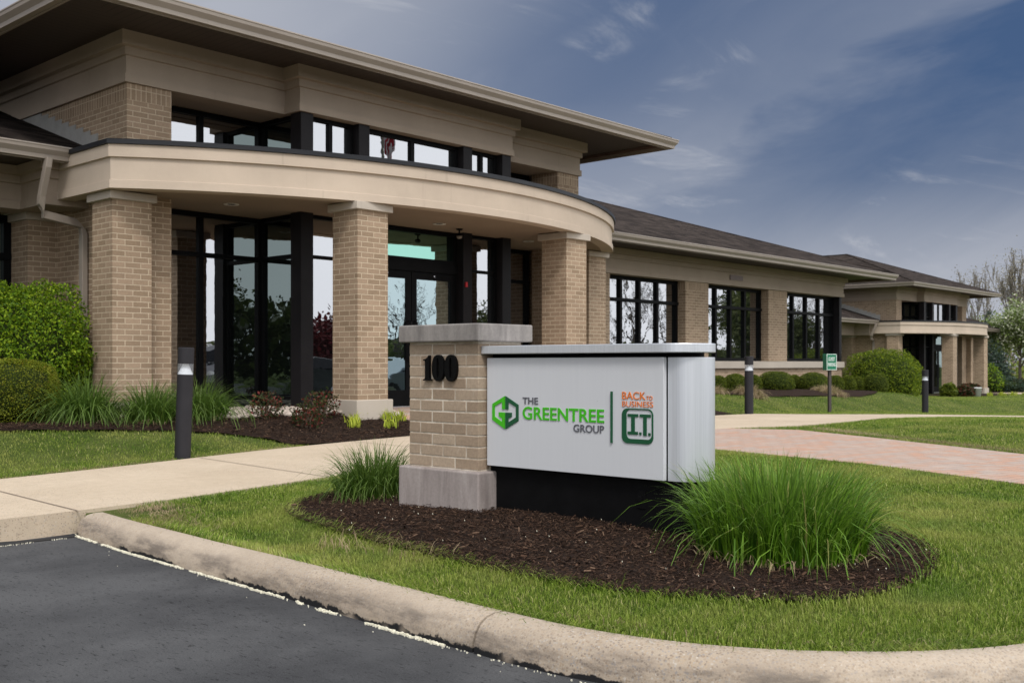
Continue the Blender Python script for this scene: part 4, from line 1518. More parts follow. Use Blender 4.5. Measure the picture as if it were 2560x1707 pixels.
# hexagon emblem: two mirrored G shapes; u from 0 (left) to 0.209, v from 0 (bottom) to 0.192
def emblem(flip):
    c0, top, side = 0.1015, 0.195, 0.146
    g = [(c0, 0.0), (c0, 0.098), (0.053, 0.098), (0.053, 0.074), (0.071, 0.066), (0.080, 0.063), (0.080, 0.040), (0.018, 0.072), (0.018, 0.132), (0.080, 0.160), (0.080, 0.117), (c0, 0.117), (c0, top), (0.0, side), (0.0, 0.052)]
    if flip:
        g = [(0.209 - x, y) for x, y in g][::-1]
    return g


for fl, mt in ((False, 'letter_green'), (True, 'letter_dark_green')):
    v_, f_ = poly_slab(emblem(fl), 0.006)
    MB().add(on_panel(v_, 4.354, 0.714), f_).build('emblem', mt, panel, SO)

def rrect(x0, y0, x1, y1, r, n=7):
    out = []
    for cx_, cy_, a_ in ((x1 - r, y0 + r, -90), (x1 - r, y1 - r, 0), (x0 + r, y1 - r, 90), (x0 + r, y0 + r, 180)):
        out += [(cx_ + r * math.cos(rad(a_ + 90 * i / n)), cy_ + r * math.sin(rad(a_ + 90 * i / n))) for i in range(n + 1)]
    return out


v_, f_ = poly_slab(rrect(0, 0, 0.202, 0.186, 0.035), 0.005, [rrect(0.029, 0.024, 0.194, 0.180, 0.026)[::-1]])
MB().add(on_panel(v_, 3.396, 0.676), f_).build('emblem', 'letter_dark_green', panel, SO)
it = MB()
for x0, x1, y0, y1 in ((0.038, 0.106, 0.142, 0.157), (0.0615, 0.0835, 0.0635, 0.1415), (0.038, 0.104, 0.048, 0.063),
                       (0.1165, 0.186, 0.142, 0.157), (0.1395, 0.1605, 0.044, 0.1415), (0.1135, 0.1265, 0.047, 0.061), (0.1715, 0.1850, 0.046, 0.060)):
    v_, f_ = poly_slab([(x0, y0), (x1, y0), (x1, y1), (x0, y1)], 0.005)
    it.add(on_panel(v_, 3.396, 0.676), f_)
it.build('lettering', 'letter_dark_green', panel, SO)

# ------------------------------------------------------------------ bollard lights
def make_bollard(x, y, z, label, h=1.06, tilt=None):
    t = thing('bollard_light', label, 'bollard', (x, y, z), 'bollard lights along the walk')
    r = 0.077
    MB().lathe([(r, -0.10), (r, h * 0.752), (r - 0.006, h * 0.756), (0.0, h * 0.756)], n=28).build('post', 'bollard_paint', t, smooth=True)
    MB().lathe([(0.072, h * 0.757), (0.070, h * 0.765), (0.030, h * 0.842), (0.026, h * 0.854)], n=24).build('reflector', 'lamp_white', t, smooth=True)
    MB().lathe([(r - 0.002, h * 0.757), (r - 0.002, h * 0.853)], n=28).build('lens', 'lamp_lens', t, smooth=True)
    MB().lathe([(0.0, h * 0.854), (r, h * 0.854), (r, h - 0.006), (r - 0.008, h), (0.0, h)], n=28).build('cap', 'bollard_paint', t, smooth=True)
    for ch_ in t.children:
        es = ch_.modifiers.new('edges', 'EDGE_SPLIT'); es.split_angle = rad(40)
    if tilt:
        t.rotation_euler = tilt
    return t


ax = Vector((math.cos(HEAD), math.sin(HEAD), 0))
mt = Matrix.Rotation(rad(2.0), 3, ax).to_euler()
make_bollard(5.475, 9.37, 0.175, 'dark grey bollard light leaning slightly beside the left lawn, nearest the sign', 1.085, tuple(mt))
make_bollard(16.64, 9.52, 0.20, 'dark grey bollard light standing right of the silver sign end', 1.03)
make_bollard(26.4, 10.17, gz(26.4, 10.17), 'dark grey bollard light standing in front of the big rounded yew', 1.06)

# ------------------------------------------------------------------ guest parking sign
PGX, PGY = 21.2, 10.2
g = thing('parking_sign', 'small green guest parking sign box on a thin brown post', 'sign', (PGX, PGY, gz(PGX, PGY)))
ztop = 1.235
def lp(x, y, z):
    return (x, y, z)
MB().box(-0.030, 0.030, -0.030, 0.030, -0.1, ztop - 0.345).build('post', 'post_brown', g, bevel=0.004)
bx_ = MB().box(-0.08, 0.07, -0.122, 0.122, ztop - 0.345, ztop).build('sign_box', 'parking_green', g, bevel=0.006)
g.rotation_euler = (0, 0, rad(58))
fr = MB()
e = 0.009
for y0, y1, z0, z1 in ((-0.118, 0.118, ztop - 0.341, ztop - 0.341 + e), (-0.118, 0.118, ztop - 0.004 - e, ztop - 0.004), (-0.118, -0.118 + e, ztop - 0.330, ztop - 0.015), (0.118 - e, 0.118, ztop - 0.330, ztop - 0.015)):
    fr.box(-0.0845, -0.080, y0, y1, z0, z1)
fr.build('border', 'sign_white', bx_)
for body, zz, ww in (('GUEST', ztop - 0.150, 0.155), ('PARKING', ztop - 0.265, 0.190)):
    v, f = text_mesh(body, ww, 0.080, bold=0.006)
    vs, fs = slab_from(v, f, 0.004)
    MB().add([(-0.0805 - w_, ww / 2 - u, zz + q) for u, q, w_ in vs], fs).build('lettering', 'sign_white', bx_)

# ------------------------------------------------------------------ white bucket by the far entrance
bk = thing('bucket', 'white plastic bucket left by the columns of the far entrance', 'bucket', (46.6, 15.75, gz(46.6, 15.75)))
MB().lathe([(0.15, 0.0), (0.185, 0.34), (0.196, 0.345), (0.196, 0.375), (0.185, 0.38), (0.178, 0.375), (0.145, 0.02)], n=24).build('pail', 'bucket_white', bk, smooth=True)
MB().tube([(0.19 * math.cos(a), -0.19 * math.sin(a) * 0.4 - 0.1, 0.34 - 0.13 * math.sin(a)) for a in np.linspace(0, math.pi, 12)], 0.004, 5).build('handle', 'steel', bk)

# ------------------------------------------------------------------ things seen only as reflections in the glass
fx, fy = 26.5, -6.7
fl = thing('flagpole', 'tall pole with a hanging striped flag, mirrored in the upper windows', 'flagpole', (fx, fy, float(lot_z(fx))))
MB().tube([(0, 0, 0), (0, 0, 5), (0, 0, 11.4)], [0.09, 0.08, 0.055], 12).build('pole', 'steel', fl, smooth=True)
MB().lathe([(0.0, 11.38), (0.09, 11.43), (0.09, 11.5), (0.0, 11.56)], n=12).build('ball', 'steel', fl, smooth=True)
m, t, b_ = material('flag_cloth')
at = t.node('ShaderNodeAttribute', attribute_name='stripe').outputs['Fac']
at2 = t.node('ShaderNodeAttribute', attribute_name='canton').outputs['Fac']
c = t.mix(t.math('LESS_THAN', t.math('FRACT', t.math('MULTIPLY', at, 6.5)), 0.5), (0.7, 0.7, 0.7), (0.42, 0.015, 0.03))
c = t.mix(t.math('GREATER_THAN', at2, 0.5), c, (0.02, 0.03, 0.15))
t.l.new(c, b_.inputs['Base Color'])
nu, nv = 30, 40
U, Vv = np.meshgrid(np.linspace(0, 1, nu), np.linspace(0, 1, nv))
# a limp flag: the fly hangs down in folds beside the pole
xx = 0.07 + 0.52 * U * (1 - 0.25 * Vv) + 0.02 * np.sin(Vv * 7)
yy = 0.10 * np.sin(U * 13 + Vv * 3) * (0.3 + U)
zz = 11.0 - 1.75 * Vv * (0.82 + 0.18 * U) - 0.28 * U
idx = np.arange(nu * nv).reshape(nv, nu)
q = np.stack([idx[:-1, :-1], idx[:-1, 1:], idx[1:, 1:], idx[1:, :-1]], -1).reshape(-1, 4)
np_mesh('flag', np.stack([xx, yy, zz], -1).reshape(-1, 3), q, None, 'flag_cloth', {'stripe': (0.75 * U + 0.35 * Vv).ravel(), 'canton': (Vv < 0.30).astype(float).ravel()}, fl, True)

m, t, b_ = material('car_glass')
b_.inputs['Base Color'].default_value = (0.01, 0.012, 0.014, 1)
b_.inputs['Roughness'].default_value = 0.05
plain('tyre', (0.015, 0.015, 0.016), 0.8)
for nm, cc in (('paint_silver', (0.33, 0.36, 0.40)), ('paint_white', (0.75, 0.75, 0.73)), ('paint_dark', (0.035, 0.045, 0.04))):
    plain(nm, cc, 0.25, 0.3, var=0.02)


def make_car(x, y, paint, label, van=False, rz=0.0):
    c = thing('parked_car', label, 'car', (x, y, float(lot_z(x))), 'cars parked behind the camera', rz)
    # side outline (x along the car, z) swept over stations across the width
    top = [(-2.30, 0.62), (-2.26, 0.85), (-1.95, 0.98), (-1.35, 1.05), (-0.75, 1.40), (-0.2, 1.46), (0.55, 1.40), (1.20, 1.02), (1.95, 0.88), (2.25, 0.70), (2.30, 0.48)]
    if van:
        top = [(-2.35, 0.5), (-2.38, 1.2), (-2.25, 1.80), (-1.8, 1.90), (0.6, 1.88), (1.15, 1.55), (1.6, 1.12), (2.2, 0.98), (2.40, 0.75), (2.42, 0.48)]
    n = len(top)
    sts = [(-0.90, 0.80), (-0.86, 0.94), (-0.70, 1.0), (0.0, 1.015), (0.70, 1.0), (0.86, 0.94), (0.90, 0.80)]
    vs, fs = [], []
    for yy_, k in sts:
        shrink = 1 if abs(yy_) < 0.88 else 0.985
        for (px_, pz_) in top:
            belt = 0.95
            zz_ = pz_ * (k if abs(yy_) > 0.8 else 1.0) if pz_ < belt else pz_ - (0.02 if abs(yy_) > 0.65 else 0)
            yv = yy_ * (1.0 - 0.22 * max(0, (pz_ - belt)) / 0.5 * (0.9 if not van else 0.4))
            vs.append((px_ * shrink, yv, zz_))
        vs += [(2.2, yy_, 0.22), (-2.2, yy_, 0.22)]
    m_ = n + 2
    for i in range(len(sts) - 1):
        for q_ in range(m_):
            r_ = (q_ + 1) % m_
            fs.append((i * m_ + q_, i * m_ + r_, (i + 1) * m_ + r_, (i + 1) * m_ + q_))
    fs.append(tuple(range(m_))[::-1]); fs.append(tuple((len(sts) - 1) * m_ + q_ for q_ in range(m_)))
    body = MB().add(vs, fs).build('body', paint, c, smooth=False, bevel=0.03)
    ww = [(-1.15, 1.03), (-0.72, 1.33), (-0.2, 1.38), (0.48, 1.33), (0.98, 1.04)] if not van else [(0.2, 1.2), (0.2, 1.68), (0.75, 1.68), (1.25, 1.2)]
    for s_ in (-1, 1):
        mid = sum(p_[1] for p_ in ww) / len(ww)
        b = MB()
        yo = [s_ * (0.905 - 0.38 * max(0, p_[1] - 0.95) * (0.9 if not van else 0.4)) for p_ in ww]
        b.add([(p_[0], y_ + s_ * 0.012, p_[1]) for p_, y_ in zip(ww, yo)] + [(p_[0], y_ - s_ * 0.05, p_[1]) for p_, y_ in zip(ww, yo)],
              [tuple(range(len(ww))), tuple(range(len(ww), 2 * len(ww)))[::-1]] + [(i, (i + 1) % len(ww), len(ww) + (i + 1) % len(ww), len(ww) + i) for i in range(len(ww))])
        b.build('side_window', 'car_glass', c)
    for wx in (-1.35, 1.38):
        for s_ in (-1, 1):
            w_ = MB()
            ring = [(0.33 * math.cos(a), 0.33 * math.sin(a)) for a in np.linspace(0, 2 * math.pi, 24, endpoint=False)]
            w_.add([(wx + a, s_ * 0.93, 0.33 + q_) for a, q_ in ring] + [(wx + a, s_ * 0.70, 0.33 + q_) for a, q_ in ring],
                   [tuple(range(24)), tuple(range(24, 48))[::-1]] + [(i, (i + 1) % 24, 24 + (i + 1) % 24, 24 + i) for i in range(24)])
            tw = w_.build('wheel', 'tyre', c)
            h_ = MB()
            h_.add([(wx + a * 0.66, s_ * 0.936, 0.33 + q_ * 0.66) for a, q_ in ring] + [(wx + a * 0.66, s_ * 0.90, 0.33 + q_ * 0.66) for a, q_ in ring],
                   [tuple(range(24)), tuple(range(24, 48))[::-1]] + [(i, (i + 1) % 24, 24 + (i + 1) % 24, 24 + i) for i in range(24)])
            h_.build('rim', 'steel', tw)
    return c


make_car(22.6, -1.0, 'paint_silver', 'silver saloon car mirrored in the entrance door glass', rz=rad(180))
make_car(21.2, -4.3, 'paint_dark', 'dark green car mirrored low in the glass left of the door')
make_car(20.2, -8.2, 'paint_white', 'white van mirrored in the narrow pane left of the entrance', True)

# ------------------------------------------------------------------ lawns
def scatter(n, x0, x1, y0, y1, r):
    return r.uniform(x0, x1, n), r.uniform(y0, y1, n)


COLS = [(6.13, 12.08), (8.65, 10.57), (12.9, 10.62), (15.3, 12.06)]


def lawn(name, label, x0, x1, y0, y1, keep, dens_k, seed, hmul=1.0, kmin=0.0, dmin=3.5):
    """mown grass as single blades, thinner with distance. dens_k: blades per square metre at 4 m"""
    r = np.random.default_rng(seed)
    tot = []
    nx = max(1, int((x1 - x0) / 1.5)); ny = max(1, int((y1 - y0) / 1.5))
    gx = np.linspace(x0, x1, nx + 1); gy = np.linspace(y0, y1, ny + 1)
    ch, sh = math.cos(HEAD), math.sin(HEAD)
    for i in range(nx):
        for j in range(ny):
            cx_, cy_ = (gx[i] + gx[i + 1]) / 2, (gy[j] + gy[j + 1]) / 2
            d = max(dmin, math.hypot(cx_, cy_))
            fw = cx_ * ch + cy_ * sh; rt = cx_ * sh - cy_ * ch
            if fw < 1.0 or abs(rt) > fw * 0.484 + 1.6:
                continue
            n = int(dens_k * (4.0 / d) ** 1.45 * (gx[i + 1] - gx[i]) * (gy[j + 1] - gy[j]))
            a, b = scatter(n, gx[i], gx[i + 1], gy[j], gy[j + 1], r)
            tot.append(np.stack([a, b, np.full(n, d)], 1))
    P = np.concatenate(tot)
    k = keep(P[:, 0], P[:, 1])
    P = P[k]
    n = len(P)
    z = ground_z(P[:, 0], P[:, 1]) - 0.012
    d = P[:, 2]
    # uneven growth: low frequency clumps
    cl = np.array([mnoise.noise(Vector((x * 1.7, y * 1.7, seed))) + 0.7 * mnoise.noise(Vector((x * 6, y * 6, seed))) for x, y in P[:, :2]])
    h = r.uniform(0.016, 0.038, n) * (1 + 0.30 * cl) * hmul
    w = 0.0022 * (d / 4.0) ** 0.72 * r.uniform(0.7, 1.3, n)
    v, q, t, rv, tip = blades(np.stack([P[:, 0], P[:, 1], z], 1), h, w, r.uniform(0.05, 0.85, n), 2, seed, rnd=np.clip(r.uniform(0, 1, n) + 0.0 * cl, 0, 1))
    o = np_mesh(name, v, q, t, 'lawn_blade', {'rnd': rv, 'tip': tip})
    tag(o, label, 'grass', kind='stuff')
    return n


def not_in(*polys):
    def f(x, y):
        k = np.ones(x.shape, bool)
        for p_ in polys:
            k &= ~in_poly(x, y, p_)
        return k
    return f


ni = not_in(ISLAND_BED, side_poly, brick_poly)
wob = lambda x, y: 0.035 * np.sin(x * 9 + y * 4) + 0.03 * np.sin(x * 3.1 - y * 7)
def keep_island(x, y):
    kd = kerb_dist(x, y)
    k = ni(x, y) & (kd > 0.005) & (x < 9.9) & (y < 7.3)
    corner = (y > 6.30 + 0.06 * np.sin(x * 17)) & (x < 3.55 + 0.08 * np.sin(y * 19))      # worn corner by the walk
    return k & ~corner
n1 = lawn('lawn', 'mown grass of the sign island', 2.9, 9.9, 0.9, 7.3, keep_island, 27000, 21)
bed_l = not_in(LEFT_BED, side_poly)
def keep_left(x, y):
    return bed_l(x, y) & (y > 8.8) & (y < 11.5) & (x < 7.15)
n2 = lawn('lawn', 'mown grass strip left of the leaning bollard', -1.0, 7.2, 8.8, 11.5, keep_left, 17000, 22)
ne = not_in(side_poly, brick_poly)
def keep_east(x, y):
    return ne(x, y) & (x > 9.6) & (y < 7.9) & (y > 0.9)
n3 = lawn('lawn', 'mown grass beyond the pink block path', 9.6, 40, 0.9, 7.9, keep_east, 14000, 23)
nn = not_in(side_poly, ENTRY_BED, FAR_BED, FAR_BED_2, far_walk, plaza_poly)
def keep_north(x, y):
    return nn(x, y) & (x > 14.5) & (y > 6.0) & ~((y > 13.9) & (x < 31)) & ~((x > 46) & (y > 17.8))
n4 = lawn('lawn', 'mown grass in front of the wing and its shrubs', 14.5, 62, 6.0, 18.5, keep_north, 13000, 24, 0.9)

# loose thatch and longer tufts along the kerb and bed edges
r = np.random.default_rng(5)
def edge_tufts(name, label, line, n, spread, h0, h1, seed, mat='lawn_blade'):
    rr_ = np.random.default_rng(seed)
    L = np.array(line)
    seg = np.hypot(*(L[1:] - L[:-1]).T)
    cs = np.concatenate([[0], np.cumsum(seg)])
    s_ = rr_.uniform(0, cs[-1], n)
    x = np.interp(s_, cs, L[:, 0]) + rr_.normal(0, spread, n)
    y = np.interp(s_, cs, L[:, 1]) + rr_.normal(0, spread, n)
    z = ground_z(x, y) - 0.01
    v, q, t, rv, tip = blades(np.stack([x, y, z], 1), rr_.uniform(h0, h1, n), 0.0036, rr_.uniform(0.3, 1.6, n), 3, seed)
    tag(np_mesh(name, v, q, t, mat, {'rnd': rv, 'tip': tip}), label, 'grass', kind='stuff')
edge_tufts('grass_fringe', 'longer grass hanging over the back of the kerb', [(3.28, 5.9), (3.20, 4.6), (3.10, 3.2), (3.08, 2.8)] + [(KCX - (KR - 0.03) * math.cos(a), KCY - (KR - 0.03) * math.sin(a)) for a in np.linspace(0, 1.5, 14)] + [(5.5, 1.04)], 5200, 0.035, 0.035, 0.075, 31)
edge_tufts('grass_fringe', 'longer grass round the edge of the mulch island', ISLAND_BED + [ISLAND_BED[0]], 6500, 0.035, 0.035, 0.085, 32)
edge_tufts('dry_grass', 'straw coloured dead grass strands lying on the mulch edge', [(3.45, 4.55), (3.6, 4.15), (3.55, 3.7)], 130, 0.07, 0.04, 0.13, 33, 'dry_blade')
edge_tufts('dry_grass', 'dead thatch along the kerb corner', [(3.35, 6.45), (3.7, 6.5), (3.45, 6.1), (3.35, 5.6)], 1100, 0.10, 0.02, 0.06, 34, 'dry_blade')
edge_tufts('dry_grass', 'dead thatch along the block path edge', [(13.3, 6.6), (12.0, 4.6), (11.2, 3.2), (10.5, 1.9)], 2200, 0.05, 0.03, 0.08, 35, 'dry_blade')
edge_tufts('dry_grass', 'dead thatch along the edge of the left lawn', [(0, 8.93), (2.5, 8.98), (3.8, 9.06), (5.2, 9.36), (6.4, 9.56), (7.0, 9.68)], 2600, 0.035, 0.015, 0.05, 37, 'dry_blade')
edge_tufts('dry_grass', 'dead thatch along the back of the kerb', [(3.28, 5.6), (3.10, 3.0), (3.09, 2.8), (3.3, 1.85), (3.8, 1.28), (4.4, 1.05), (5.2, 1.05)], 900, 0.05, 0.02, 0.06, 36, 'dry_blade')


# ------------------------------------------------------------------ mulch chips, paint flakes, stones
def chips(name, label, poly, n, size, seed, zoff=0.012, rough=0.012):
    r_ = np.random.default_rng(seed)
    arr = np.array(poly)
    x = r_.uniform(arr[:, 0].min(), arr[:, 0].max(), n * 3); y = r_.uniform(arr[:, 1].min(), arr[:, 1].max(), n * 3)
    k = in_poly(x, y, poly)
    x, y = x[k][:n], y[k][:n]
    n = len(x)
    z = ground_z(x, y) + zoff + np.abs(r_.normal(0, rough, n))
    L = size * r_.lognormal(0, 0.45, n); Wd = L * r_.uniform(0.10, 0.38, n); T = L * r_.uniform(0.05, 0.12, n)
    yaw = r_.uniform(0, np.pi * 2, n); pit = r_.normal(0, 0.28, n)
    d = np.stack([np.cos(yaw) * np.cos(pit), np.sin(yaw) * np.cos(pit), np.sin(pit)], 1)
    s = np.stack([-np.sin(yaw), np.cos(yaw), r_.normal(0, 0.35, n)], 1)
    s /= np.linalg.norm(s, axis=1, keepdims=True)
    u = np.cross(d, s)
    c = np.stack([x, y, z], 1)
    V = np.zeros((n, 8, 3))
    kx = 0
    for a in (-1, 1):
        for b_, e_ in ((-1, -1), (1, -1), (1, 1), (-1, 1)):
            tp = r_.uniform(0.5, 1.0, n)
            V[:, kx] = c + d * (a * L / 2)[:, None] + s * (b_ * Wd / 2 * tp)[:, None] + u * (e_ * T / 2)[:, None]
            kx += 1
    base = (np.arange(n) * 8)[:, None]
    q = np.concatenate([base + np.array(f) for f in ((3, 2, 1, 0), (4, 5, 6, 7), (0, 1, 5, 4), (1, 2, 6, 5), (2, 3, 7, 6), (3, 0, 4, 7))])
    o = np_mesh(name, V.reshape(-1, 3), q, None, 'mulch_chip', {'rnd': np.repeat(r_.uniform(0, 1, n), 8)})
    tag(o, label, 'mulch', kind='stuff')


chips('mulch_chips', 'shredded bark lying on the mulch island', ISLAND_BED, 85000, 0.0125, 41, 0.009, 0.007)
chips('mulch_chips', 'shredded bark on the bed before the left columns', LEFT_BED[:-2] + [(9.1, 11.6), (5.0, 12.2), (0, 12.4)], 42000, 0.019, 42)

# cream coloured flakes of old paint along the foot of the kerb
r_ = np.random.default_rng(8)
vs, fs = [], []
def flake(x, yv, s_, z0, th=0.003, along=True):
    if along:
        x += float(kerb_shift(yv))
    a0 = r_.uniform(0, 6.28)
    k = len(vs)
    m_ = 5
    for lv in (0, 1):
        for q_ in range(m_):
            a = a0 + q_ * 6.283 / m_
            rr_ = s_ * r_.uniform(0.5, 1.3)
            vs.append((x + rr_ * math.cos(a) * 0.7, yv + rr_ * math.sin(a) * 1.5, z0 + lv * th + (r_.uniform(0, th * 0.7) if lv else -0.002)))
    fs.append(tuple(k + m_ + q_ for q_ in range(m_)))
    fs.extend((k + q_, k + (q_ + 1) % m_, k + m_ + (q_ + 1) % m_, k + m_ + q_) for q_ in range(m_))
yv = 6.68
while yv > 2.1:
    body = 0.5 + 0.5 * mnoise.noise(Vector((yv * 1.4, 2, 5))) + 0.35 * mnoise.noise(Vector((yv * 6, 2, 5)))
    dense = body > (0.30 if yv > 5.2 else (0.40 if yv > 3.7 else 0.60))
    if dense:
        wd = (0.006 + 0.010 * max(0, body)) * (1.15 if yv > 5.5 else 0.9) * (1.5 if 3.75 < yv < 3.95 else 1)
        off = 0.009 * mnoise.noise(Vector((yv * 7, 8, 5))) + 0.006 * mnoise.noise(Vector((yv * 31, 8, 5)))
        for _ in range(r_.integers(1, 5)):
            flake(2.856 - wd * r_.uniform(0, 1.7) + min(off, 0.004), yv + r_.uniform(-0.006, 0.006), r_.uniform(0.0015, 0.0060), 0.001 + r_.uniform(0, 0.004))
    elif r_.random() < 0.12:
        flake(2.855 - abs(r_.normal(0, 0.012)), yv, r_.uniform(0.001, 0.004), 0.001)
    if r_.random() < 0.012:
        flake(2.84 - abs(r_.normal(0, 0.09)), yv, r_.uniform(0.001, 0.0035), 0.001, 0.0015)
    yv -= 0.0042
xv = 3.10
while xv > 2.15:
    if mnoise.noise(Vector((xv * 5, 2, 9))) > -0.05:
        flake(xv, 6.575 - abs(r_.normal(0, 0.012)), r_.uniform(0.0015, 0.0045), 0.001, 0.003, False)
    xv -= 0.008
tag(MB().add(vs, fs).build('paint_flakes', 'flake_cream'), 'cream flakes of old paint along the foot of the kerb', 'flakes', kind='stuff')

# pale flecks on the mulch
vs, fs = [], []
for i in range(110):
    x, y = r_.uniform(3.5, 5.6), r_.uniform(1.8, 5.9)
    if not in_poly(np.array([x]), np.array([y]), ISLAND_BED)[0]:
        continue
    s_ = r_.uniform(0.0015, 0.0045)
    z = gz(x, y) + 0.030
    k = len(vs)
    vs += [(x - s_, y, z), (x, y - s_, z + 0.002), (x + s_, y, z), (x, y + s_, z + 0.003), (x, y, z - 0.006)]
    fs += [(k, k + 1, k + 2, k + 3), (k, k + 4, k + 1), (k + 1, k + 4, k + 2), (k + 2, k + 4, k + 3), (k + 3, k + 4, k)]
tag(MB().add(vs, fs).build('pale_flecks', 'flake_cream'), 'tiny pale flecks scattered over the dark mulch', 'flecks', kind='stuff')

# river stones by the glass
vs_all, q_all = [], []
import bmesh
bm = bmesh.new()
bmesh.ops.create_icosphere(bm, subdivisions=2, radius=1.0)
sv = np.array([tuple(v.co) for v in bm.verts]); st_ = np.array([[v.index for v in f.verts] for f in bm.faces])
bm.free()
V, Tt = [], []
n = 0
for i in range(640):
    x, y = r_.uniform(6.75, 8.75), r_.uniform(10.85, 12.85)
    if i > 560:
        x, y = r_.uniform(8.9, 9.4), r_.uniform(10.55, 11.4)
    s_ = r_.uniform(0.03, 0.075)
    a = r_.uniform(0, 6.28)
    p_ = sv * np.array([s_, s_ * r_.uniform(0.6, 0.9), s_ * r_.uniform(0.4, 0.65)])
    p_ = p_ * (1 + 0.12 * np.sin(sv[:, [1, 2, 0]] * r_.uniform(2, 4) + i))
    R = np.array([[math.cos(a), -math.sin(a), 0], [math.sin(a), math.cos(a), 0], [0, 0, 1]])
    V.append(p_ @ R.T + np.array([x, y, gz(x, y) + 0.02 + r_.uniform(0, 0.03)])); Tt.append(st_ + n)
    n += len(sv)
tag(np_mesh('river_stones', np.concatenate(V), None, np.concatenate(Tt), 'rock', None, None, True), 'pale river stones lying against the glass left of the entrance', 'stones', kind='stuff')


# ------------------------------------------------------------------ grasses, shrubs, trees
def grass_clump(name, label, x, y, rad_, height, n, seed, mat='reed_blade', w=0.009, group=None, lean=1.0, seg=6, ell=1.0):
    r_ = np.random.default_rng(seed)
    z0 = gz(x, y)
    rr_ = rad_ * np.sqrt(r_.uniform(0, 1, n)); a = r_.uniform(0, 2 * np.pi, n)
    px, py = rr_ * np.cos(a) * ell, rr_ * np.sin(a) / ell
    pz = ground_z(x + px, y + py) - z0 - 0.01
    az = a + r_.normal(0, 0.6, n)
    f = rr_ / rad_
    h = height * r_.uniform(0.62, 1.15, n) * (1 - 0.12 * f)
    ln = lean * (0.10 + 0.85 * f ** 2.2 + r_.exponential(0.16, n)) * (1.0 + 0.28 * r_.normal(0, 1, n))
    droop = r_.random(n) < 0.04 + 0.10 * f ** 4
    ln = np.where(droop, ln + r_.uniform(0.5, 1.3, n), ln)
    h = h * np.where(r_.random(n) < 0.35 * f, r_.uniform(0.4, 0.8, n), 1.0)
    v, q, t, rv, tip = blades(np.stack([px, py, pz], 1), h, w * r_.uniform(0.6, 1.2, n), np.clip(ln, 0.02, 2.4), seg, seed, az)
    root = thing(name, label, 'ornamental grass', (x, y, z0), group)
    np_mesh('blades', v, q, t, mat, {'rnd': rv, 'tip': tip}, root)
    # dead straw round the foot
    m_ = max(20, n // 9)
    a = r_.uniform(0, 2 * np.pi, m_); rr_ = rad_ * r_.uniform(0.55, 1.12, m_)
    px, py = rr_ * np.cos(a) * ell, rr_ * np.sin(a) / ell
    pz = ground_z(x + px, y + py) - z0
    v, q, t, rv, tip = blades(np.stack([px, py, pz], 1), r_.uniform(0.06, 0.16, m_) * height / 0.5, w * 0.7, r_.uniform(0.6, 1.9, m_), 4, seed + 500, a + r_.normal(0, 0.9, m_))
    np_mesh('dead_straw', v, q, t, 'dry_blade', {'rnd': rv, 'tip': tip}, root)
    return root


G = 'clumps of ornamental grass'
grass_clump('ornamental_grass', 'big arching green grass clump at the right end of the silver sign', 4.66, 2.50, 0.40, 0.47, 3000, 51, w=0.0100, group=G, lean=0.52, seg=7)
grass_clump('ornamental_grass', 'small green grass clump behind the left side of the brick pillar', 4.76, 5.62, 0.28, 0.40, 1200, 52, 'reed_blade_blue', w=0.008, group=G, lean=0.95)
grass_clump('ornamental_grass', 'leftmost arching grass clump beside the clipped hedge', 5.50, 11.45, 0.34, 0.60, 950, 53, 'reed_blade_blue', w=0.014, group=G, lean=1.35)
grass_clump('ornamental_grass', 'upright grass clump directly before the left brick column', 6.02, 11.0, 0.24, 0.52, 650, 54, 'reed_blade_blue', w=0.013, group=G, lean=1.0)
grass_clump('ornamental_grass', 'grass clump just right of the leaning bollard', 6.72, 11.1, 0.30, 0.55, 820, 55, 'reed_blade_blue', w=0.013, group=G, lean=1.2)
grass_clump('ornamental_grass', 'thin grass clump half hidden behind the leaning bollard', 6.38, 11.3, 0.22, 0.46, 450, 56, 'reed_blade_blue', w=0.012, group=G, lean=1.2)

for k, (x, y, h, lab) in enumerate([(20.6, 11.75, 0.30, 'tuft of dead straw grass behind the second bollard'), (19.6, 12.1, 0.24, 'low tuft of dead straw grass beside the sign end'), (24.95, 12.0, 0.24, 'spreading tuft of dead straw grass left of the parking sign')]):
    t = grass_clump('dry_grass_tuft', lab, x, y, 0.26 if k < 2 else 0.36, h, 600, 60 + k, 'dry_blade', w=0.014, group='tufts of dead grass', lean=1.5)

for k, (x, y, lab) in enumerate([(8.33, 10.26, 'yellow green lily sprout nearest the pillar, left of the pair'), (8.78, 10.62, 'yellow green lily sprout close against the column base'), (8.47, 10.42, 'yellow green lily sprout between its two neighbours at the column'),
                                 (8.86, 10.16, 'yellow green lily sprout beside the brick pillar edge'), (9.22, 10.42, 'yellow green lily sprout behind the one beside the pillar'), (9.05, 10.5, 'small yellow green lily sprout right of the column base')]):
    r2 = np.random.default_rng(70 + k)
    n = 34
    px, py = r2.normal(0, 0.055, n), r2.normal(0, 0.04, n)
    t = thing('lily_sprout', lab, 'sprout', (x, y, gz(x, y)), 'lily sprouts by the column')
    v, q, tt, rv, tip = blades(np.stack([px, py, np.zeros(n)], 1), r2.uniform(0.10, 0.19, n), 0.017, r2.uniform(0.1, 0.9, n), 4, 70 + k)
    np_mesh('leaves', v, q, tt, 'sprout_leaf', {'rnd': rv, 'tip': tip}, t)
